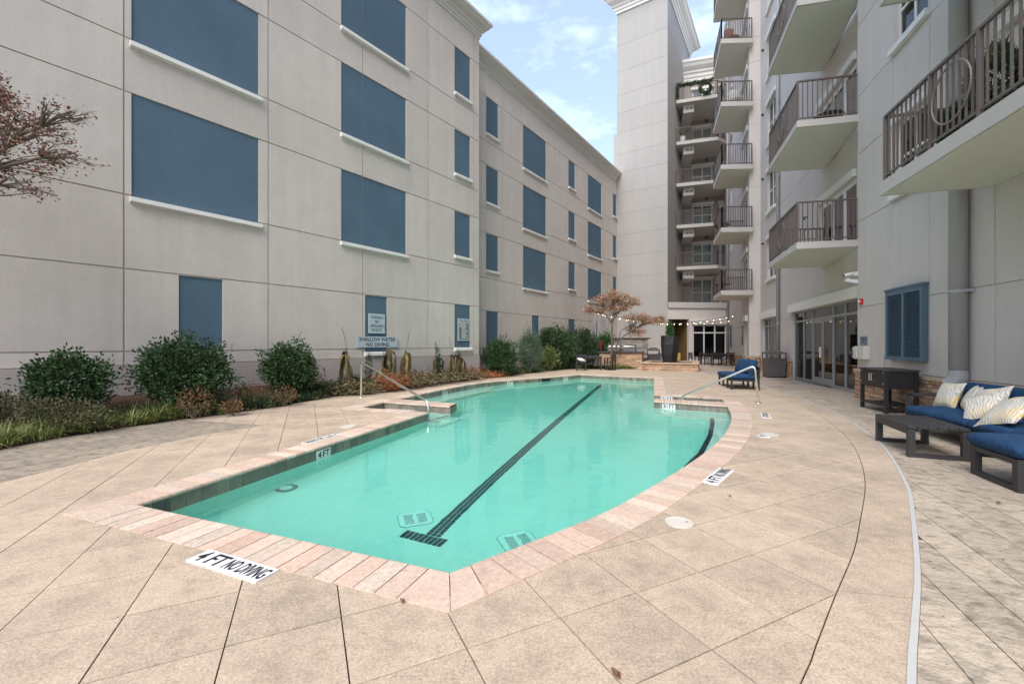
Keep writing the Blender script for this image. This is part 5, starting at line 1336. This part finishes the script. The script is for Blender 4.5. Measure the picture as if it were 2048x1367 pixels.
shrub('camellia_shrub', 'rounded dark green shrub between the biggest shrub and the dead canna stalks', (-5.55,10.65,0), .64,.56,1.36, 8000, .075, LEAFG, grp=G1, seed=8)
shrub('camellia_shrub', 'dark green shrub under the corner of the far blue panel, left of the feathery conifer', (-.50,18.6,0), .78,.7,1.65, 7500, .09, LEAFG, grp=G1, seed=11)
shrub('conifer', 'feathery blue-green conifer between two dark shrubs', (.85,20.6,0), .72,.6,2.15, 9000, .13, LEAFC, cat='conifer', seed=12, taper=.35, aspect=.12, loose=.6)
shrub('hedge_shrub', 'large dense hedge shrub behind the small dining table, left part', (2.35,23.6,0), 1.15,.9,2.45, 11000, .10, LEAFG, cat='hedge', grp='tall hedge at the pool end', seed=14)
shrub('hedge_shrub', 'large dense hedge shrub behind the small dining table, right part', (4.0,25.6,0), 1.35,.9,2.35, 11000, .10, LEAFG, cat='hedge', grp='tall hedge at the pool end', seed=15)
shrub('flowering_shrub', 'bright green shrub with red flowers between the white posts', (6.0,27.3,0), .62,.5,2.15, 2200, .13, GREENB, seed=16)
shrub('variegated_shrub', 'yellow-green leafy shrub between the conifer and the hedge', (1.95,22.3,0), .5,.45,1.25, 1700, .11, LEAFY, seed=17)
shrub('yew_shrub', 'low brownish green shrub at the left foot of the first shrub', (-7.0,6.6,0), .75,.36,.55, 2200, .05, LEAFO, seed=18, grp='low nandina shrubs', clumps=30, loose=.7)
shrub('yew_shrub', 'low brownish shrub at the left edge of the photo', (-8.0,6.55,0), .6,.36,.52, 1900, .05, LEAFO, seed=19, grp='low nandina shrubs', clumps=30, loose=.7)
for k, (x,y,s_,hh,lb) in enumerate(((-5.95,7.95,.34,.62,'thin reddish nandina between the two biggest shrubs'),(-5.45,8.3,.2,.32,'reddish nandina at the right foot of the biggest shrub'),(-5.75,9.35,.34,.55,'orange-brown nandina left of the rounded shrub'),(-5.15,9.6,.3,.5,'orange-brown nandina touching the rounded shrub'))):
    shrub('nandina', lb, (x,y,0), s_*.9,s_*.9,hh*.95, 420, .05, LEAFN, seed=30+k, grp='reddish nandinas in the bed', clumps=18, loose=.6)
# columnar evergreens
for k, (u_, Y_, zt, lb) in enumerate(((737,12.7,1.15,'slim dark green columnar evergreen behind the left handrail'),(875,15.2,1.35,'slim dark columnar evergreen left of the rules notice'),(978,18.4,1.05,'short columnar evergreen at the foot of the far corner'))):
    shrub('columnar_evergreen', lb, ((u_-1024)/850*Y_,Y_,0), .11+.012*k,.11+.012*k,zt, 1300, .05, LEAFB, cat='evergreen', grp='slim columnar evergreens', seed=50+k, zb=.03, clumps=12, aspect=.3)
# dead canna plants: large drooping leaves, each a part
def canna(loc, nl, h_, label, seed, seedstalks=1):
    r = random.Random(seed); t = thing('dead_canna', label, 'dead plant', (*loc,bedz(*loc)-.01), 0, 'frost-killed canna plants')
    obj('stalk', MB().tube([(0,0,0),(.02,.01,h_*.5),(r.uniform(-.05,.05),0,h_)], .035, 6, .012), DEADG, t)
    for k in range(int(nl*1.9)):
        a = r.uniform(0,6.28); z0 = h_*r.uniform(.35,.95); L = r.uniform(.45,.85)*h_; wd = r.uniform(.07,.17); pts = []; out_ = r.uniform(.05,.24)
        mb = MB(); vs = []; ns = 7
        for i in range(ns):
            u = i/(ns-1); rr = out_*math.sin(min(1,u*1.6)*math.pi/2)+.02*math.sin(5*u+k); z = z0+.10*math.sin(u*math.pi)*(1-u)-L*u*u; z = max(z,.02)
            c = Vector((rr*math.cos(a), rr*math.sin(a), z)); w_ = wd*math.sin(math.pi*(.1+.85*u))*(1+.3*math.sin(9*u+k)); s = Vector((-math.sin(a), math.cos(a), 0))
            tw_ = Vector((math.cos(a),math.sin(a),0))*.05*math.sin(4*u+k)
            vs += [c-s*w_/2+tw_, c+Vector((math.cos(a),math.sin(a),0))*.02, c+s*w_/2-tw_]
        fs = []
        for i in range(ns-1): fs += [(3*i,3*i+1,3*i+4,3*i+3),(3*i+1,3*i+2,3*i+5,3*i+4)]
        obj('leaf', MB().add(vs,fs), DEADG, t, smooth=True)
    for k in range(seedstalks):
        a = r.uniform(0,6.28); q = [(0,0,h_*.9),(.06*math.cos(a),.06*math.sin(a),h_*1.25),(.14*math.cos(a),.14*math.sin(a),h_*1.55)]
        mb = MB().tube(q, .008, 5, .004)
        for j in range(7): z = 1.25+.045*j; mb.lathe([(.001,h_*z),(.014,h_*z+.015),(.001,h_*z+.03)],5,(q[1][0]*(1+(z-1.25)*4.5)+r.uniform(-.02,.02), q[1][1]*(1+(z-1.25)*4.5)))
        obj('seed_stalk', mb, BARK, t)
def at(u, Y): return ((u-1024)/850*Y, Y)
canna(at(694,12.3), 7, 1.15, 'dead canna with a tall seed stalk, leftmost', 1); canna(at(762,12.9), 6, .8, 'short brown dead canna behind the handrail foot', 2)
canna(at(776,13.5), 8, 1.25, 'tall dead canna in front of the SHALLOW WATER sign', 3); canna(at(812,14.1), 11, 1.15, 'bulky dead canna right of the SHALLOW WATER sign', 4)
canna(at(872,15.3), 5, .9, 'thin dead canna beside the second columnar evergreen', 5, 2); canna(at(905,15.9), 9, 1.05, 'drooping dead canna left of the rules notice post', 6); canna(at(918,16.2), 9, 1.15, 'drooping yellowish dead canna under the rules notice', 7)
# ground covers
def tufts(name, places, hgt, wd, nb, mat, label, seed):
    r = random.Random(seed); mb = MB()
    for (x,y,s_) in places:
        bz = bedz(x, y)-.01
        for k in range(nb):
            a = r.uniform(0,6.28); l = hgt*s_*r.uniform(.6,1.15); lean = r.uniform(.25,1.45); c = (x+r.gauss(0,.05)*s_, y+r.gauss(0,.05)*s_); d = Vector((math.cos(a),math.sin(a),0)); s = Vector((-d.y,d.x,0))*wd/2
            ps = []
            for i in range(4):
                u = i/3; out_ = l*lean*(u**1.5); z = .01+l*(u-.55*lean*u*u); ps.append(Vector((c[0],c[1],bz))+d*out_+Vector((0,0,max(z,.012))))
            vs = []
            for i, p in enumerate(ps): q = s*(1-.85*(i/3)**2); vs += [p-q, p+q]
            mb.add(vs, [(0,1,3,2),(2,3,5,4),(4,5,7,6)])
    o = obj(name, mb, mat); return tag(o, label, 'ground cover', kind='stuff')
edge = cr(BED_EDGE, 6)
def along(y0, y1, step, inset0, inset1, seed, sc=(.8,1.2)):
    r = random.Random(seed); res = []
    for i in range(len(edge)-1):
        a, b = edge[i], edge[i+1]
        if not (y0 < a[1] < y1): continue
        d, L = unit(a, b); k = max(1, int(L/step))
        for j in range(k):
            t_ = r.random(); ins = r.uniform(inset0, inset1); res.append((a[0]+d[0]*L*t_-d[1]*ins, a[1]+d[1]*L*t_+d[0]*ins, r.uniform(*sc)))
    return res
tufts('liriope', along(3.2,8.4,.04,.02,.60,1)+along(8.4,9.2,.10,.1,.5,2), .36, .012, 46, GRASSM, 'green and yellow liriope grass along the left walkway edge', 1)
tufts('mondo_grass', along(7.2,12.6,.05,.05,.75,3)+along(18,25,.05,.05,.9,4)+along(8.6,10.5,.08,.0,.5,14), .30, .013, 40, GRASSD, 'dark mondo grass under the shrubs in the bed', 2)
tufts('liriope_far', along(8.8,11.2,.16,.02,.35,5)+along(19.5,25,.12,.02,.5,6)+[(5.6+rnd.random()*1.2,23.9+rnd.random()*.4,1) for _ in range(30)], .26, .014, 28, GRASSM, 'yellow-green grass tufts at the far end of the bed', 3)
def litter(name, pts, n_, ls, mat, label, seed, spread=.3, zmax=.18, wd=.35):
    r = random.Random(seed); mb = MB()
    for k in range(n_):
        x, y = r.choice(pts); gx, gy = x+r.gauss(0,spread), y+r.gauss(0,spread*.5); p = Vector((gx, gy, bedz(gx,gy)+abs(r.gauss(0,zmax*.5))+.005))
        if wall_d(gx,gy) < .08: continue
        d = Vector((r.uniform(-1,1), r.uniform(-1,1), r.uniform(-.3,.5)))
        leafquad(mb, p, d, rv(r), ls*r.uniform(.5,1.3), ls*wd*r.uniform(.6,1.2), .35)
    return tag(obj(name, mb, mat), label, 'leaf litter', kind='stuff')
inb = lambda pts, d=.42: [(x-d, y+d*.6) for x, y, _ in pts]
litter('dead_foliage', [at(u,Y) for u,Y in ((830,13.9),(850,14.3),(870,14.8),(890,15.2),(915,15.8),(935,16.4),(800,13.1),(820,13.6),(720,12.0),(700,11.7))], 3200, .17, DEADB, 'heap of dry olive and tan canna leaves on the bed', 21, .32, .26)
litter('orange_foliage', [at(u,Y) for u,Y in ((775,12.4),(788,12.75),(765,12.35),(800,13.0))], 1700, .13, DEADO, 'bright orange-brown dead foliage behind the left handrail', 22, .20, .38, .22)
litter('orange_foliage', [at(u,Y) for u,Y in ((960,17.3),(975,17.8),(990,18.1),(945,16.9))], 1400, .14, DEADO, 'orange dead foliage at the foot of the far shrub', 23, .26, .18, .25)
litter('dry_leaves', [(x-.3,y+.2) for x,y,_ in along(7,18,.2,.1,.5,9)], 1600, .08, DEADB, 'scattered dry leaves over the mulch of the bed', 24, .35, .06)
# loose leaves and debris on the deck
for k, (u_, v_, s_, lb) in enumerate(((806,1210,.045,'single brown leaf near the front pool corner'),(1228,1343,.06,'curled dark brown leaf at the bottom edge of the photo'),(1465,994,.03,'tiny orange leaf right of the near skimmer lid'),(1992,1005,.05,'small brown twig on the stamped paving by the ottoman'))):
    Y_ = 850*1.4/(v_-688); x_ = (u_-1024)/850*Y_; mb = MB(); r = random.Random(k)
    for j in range(3): leafquad(mb, Vector((r.uniform(-.01,.01), r.uniform(-.01,.01), .006+.004*j)), Vector((1,r.uniform(-.5,.5),r.uniform(0,.25))), Vector((0,0,1)), s_, s_*.4)
    tag(obj('fallen_leaf', mb, LEAFR2, None, (x_,Y_,.002), r.uniform(0,6)), lb, 'leaf')
# ---- trees
def tree(name, label, loc, limbs, pads, nleaf, leaf, mat, seed, aspect=.5, twigs=8, grp=None):
    r = random.Random(seed); t = thing(name, label, 'tree', (*loc,0))
    tr_ = MB()
    for pts, r0, r1 in limbs: 
        P = [Vector(p) for p in pts]; Q = []
        for i in range(len(P)-1):
            for k in range(4): u = k/4; Q.append(P[i]*(1-u)+P[i+1]*u+Vector((r.gauss(0,.012),r.gauss(0,.012),0)))
        Q.append(P[-1]); tr_.tube(Q, r0, 8, r1)
    obj('trunk', tr_, BARK, t, smooth=True)
    lm = MB(); tm_ = MB(); tot = sum(p[3]*p[4]*p[5] for p in pads)
    for (x,y,z,rx,ry,rz_, hx,hy,hz) in pads:
        c = Vector((x,y,z)); hub = Vector((hx,hy,hz)); tips = []
        for k in range(twigs):
            v = rv(r); tip = c+Vector((v.x*rx*1.12, v.y*ry*1.12, v.z*rz_*1.2)); mid = hub*.5+tip*.5+Vector((0,0,.1*r.random())); tm_.tube([hub, mid, tip], .012, 4, .003, cap=False); tips.append((mid,tip))
            for _ in range(4):
                v = rv(r); t2 = tip+Vector((v.x*rx*.5, v.y*ry*.5, v.z*rz_*.6)); tm_.tube([mid*.4+tip*.6, t2], .005, 3, .002, cap=False); tips.append((tip,t2))
        for k in range(int(nleaf*rx*ry*rz_/tot)):
            a, b = r.choice(tips); u = r.uniform(.25,1.05); p = a*(1-u)+b*u+rv(r)*.10*(1+rx*.3)
            leafquad(lm, p, Vector((r.gauss(0,1), r.gauss(0,1), r.gauss(-.3,.5))), rv(r), leaf*r.uniform(.6,1.2), leaf*aspect)
    obj('twigs', tm_, BARK, t); obj('crown', lm, mat, t)
tree('japanese_maple', 'Japanese maple with dry rust leaves by the grill island', (5.65,24.05),
  [([(0,0,0),(-.03,0,.8),(.02,0,1.7),(0,0,2.6)],.075,.05),([(0,0,2.6),(-.45,.1,3.2),(-1.0,.1,3.6)],.045,.015),([(0,0,2.6),(.15,0,3.3),(.1,.1,4.0)],.045,.012),([(0,0,2.7),(.55,-.1,3.4),(1.1,0,3.9)],.04,.012),
   ([(.02,0,.9),(.5,0,1.7),(1.3,0,2.3),(2.2,0,2.7)],.045,.012),([(.35,0,1.5),(.55,.1,2.2),(1.2,.2,2.5)],.03,.01),([(-.45,.1,3.2),(-.5,0,3.9),(-.3,0,4.3)],.025,.008),([(1.3,0,2.3),(1.5,0,1.9),(1.6,.1,1.7)],.015,.005)],
  [(-1.05,0,3.35,.62,.5,.16,-.5,.1,3.1),(-.55,.1,3.95,.55,.5,.22,-.45,.1,3.2),(.25,0,4.2,.65,.6,.26,.12,0,3.4),(1.0,0,3.85,.62,.55,.25,.6,-.1,3.3),(.2,.1,3.5,.8,.5,.2,.1,0,3.0),(1.5,0,3.0,.75,.5,.16,1.0,0,2.2),(2.2,0,2.75,.75,.5,.22,1.5,0,2.4),(1.3,.1,2.15,.6,.35,.28,1.0,.0,2.1),(2.7,0,2.85,.35,.3,.15,2.2,0,2.7)],
  7000, .095, LEAFR, 3, twigs=28, aspect=.45)
tree('red_maple', 'maple with dark red dry leaves reaching in from the left edge', (-7.95,5.8),
  [([(0,0,0),(.05,.1,1.6),(.0,.1,3.2)],.10,.07),([(0,.1,3.2),(.5,.1,3.75),(1.2,.1,3.95),(1.9,.1,4.05)],.045,.01),([(0,.1,3.3),(.4,.1,4.2),(.9,.1,4.9)],.045,.01),([(0,.1,3.3),(-.3,.2,4.3),(-.4,.2,5.3)],.05,.012),([(.5,.1,3.75),(1.1,.1,4.3),(1.8,.1,4.6)],.025,.008),([(.2,.1,3.2),(.8,.1,3.45),(1.3,.1,3.5)],.02,.006)],
  [(.75,.1,4.75,.45,.4,.26,.5,.1,4.1),(1.3,.1,4.45,.45,.4,.20,.9,.1,4.1),(1.75,.1,4.62,.26,.25,.10,1.4,.1,4.4),(1.15,.1,4.02,.62,.4,.20,.7,.1,3.85),(1.75,.1,4.02,.34,.3,.12,1.4,.1,4.0),(1.0,.1,3.62,.4,.35,.14,.8,.1,3.6),(-.4,.2,4.9,.9,.8,.6,-.3,.2,4.3),(.2,.1,4.1,.7,.6,.5,.2,.1,3.8)],
  8500, .05, LEAFR2, 5, aspect=.55, twigs=16)
tr3 = shrub('potted_cedar', 'small bright green conical evergreen in the black planter', (9.0,24.25,1.80), .30,.30,.84, 3400, .06, GREENB, cat='evergreen', seed=60, zb=.0, taper=.75, aspect=.35)
# garland and wreath on the high back balcony
gz = SL[5]+.25
gr = thing('garland', 'green garland with red bows wrapped along the high back balcony rail', 'garland', (12.95,33.45,gz), ang((2.83,-.85)))
mb = MB(); r = random.Random(5)
for k in range(1500):
    u = r.random(); x = u*2.6; z = 1.09+.05*math.sin(9*u*3)+.06 if r.random() < .8 else r.uniform(.1,1.1)
    if z < 1.05 and x > .15: x = r.uniform(0,.15)
    leafquad(mb, Vector((x, r.gauss(0,.07), z+r.gauss(0,.07))), rv(r), rv(r), .13, .05)
obj('greenery', mb, LEAFG, gr)
wr = thing('wreath', 'round green wreath with a white bow hung on the high back balcony rail', 'wreath', (14.9,32.75,gz+.55), ang((2.83,-.85)))
mb = MB()
for k in range(900): a = r.uniform(0,6.28); rr = .38+r.gauss(0,.05); leafquad(mb, Vector((rr*math.cos(a), -.05+r.gauss(0,.04), rr*math.sin(a))), rv(r), rv(r), .12, .05)
obj('greenery', mb, LEAFG, wr); obj('bow', MB().add([(0,-.12,.0),(-.16,-.14,.1),(-.16,-.14,-.1),(.16,-.14,.1),(.16,-.14,-.1),(-.06,-.13,-.25),(.06,-.13,-.25)],[(0,1,2),(0,4,3),(0,5,6)]), SIGNW, wr)
for k, (x,y,z,s_,lb) in enumerate(((13.5,33.6,SL[4]+.25,.45,'potted palm-like plant in a white pot on the back balcony'),)):
    t = thing('potted_plant', lb, 'potted plant', (x,y,z)); obj('pot', MB().lathe([(.16,0),(.2,.5),(.17,.5)],10), SIGNW, t); mb = MB()
    for j in range(60): a = r.uniform(0,6.28); leafquad(mb, Vector((0,0,.5)), Vector((math.cos(a)*.5,math.sin(a)*.5,r.uniform(.5,1.5))), Vector((0,0,1)), .8, .06)
    obj('leaves', mb, LEAFC, t)
# things on the near balcony
for k, (x_, y_, h_, lb) in enumerate(((5.35,-.95,.75,'dark leafy plant behind the near balcony rail, left of the ring'),(6.0,-.9,1.2,'tall dark leafy plant behind the ring of the near balcony rail'),(6.9,-.8,1.3,'dark leafy plant at the right end of the near balcony'))):
    p = F1.pt(x_, y_, SL[0]+.23); shrub('balcony_plant', lb, p, .28,.28,h_, 1500, .13, LEAFG, cat='plant', grp='plants on the near balcony', seed=70+k, zb=.3, clumps=14, aspect=.2)
bx = thing('balcony_chair', 'dark slatted chair on the near balcony behind the ring', 'chair', F1.pt(5.75,-.6,SL[0]+.23), F1.rz)
obj('seat', MB().box(0,.55,0,.5,.4,.45), BLKW, bx); obj('backrest', MB().box(0,.55,.5,.54,.45,.95), BLKW, bx)
for xx in (0,.5):
    for yy in (0,.46): obj('leg', MB().box(xx,xx+.05,yy,yy+.05,0,.4), BLKW, bx)
print('objects', len(bpy.data.objects))
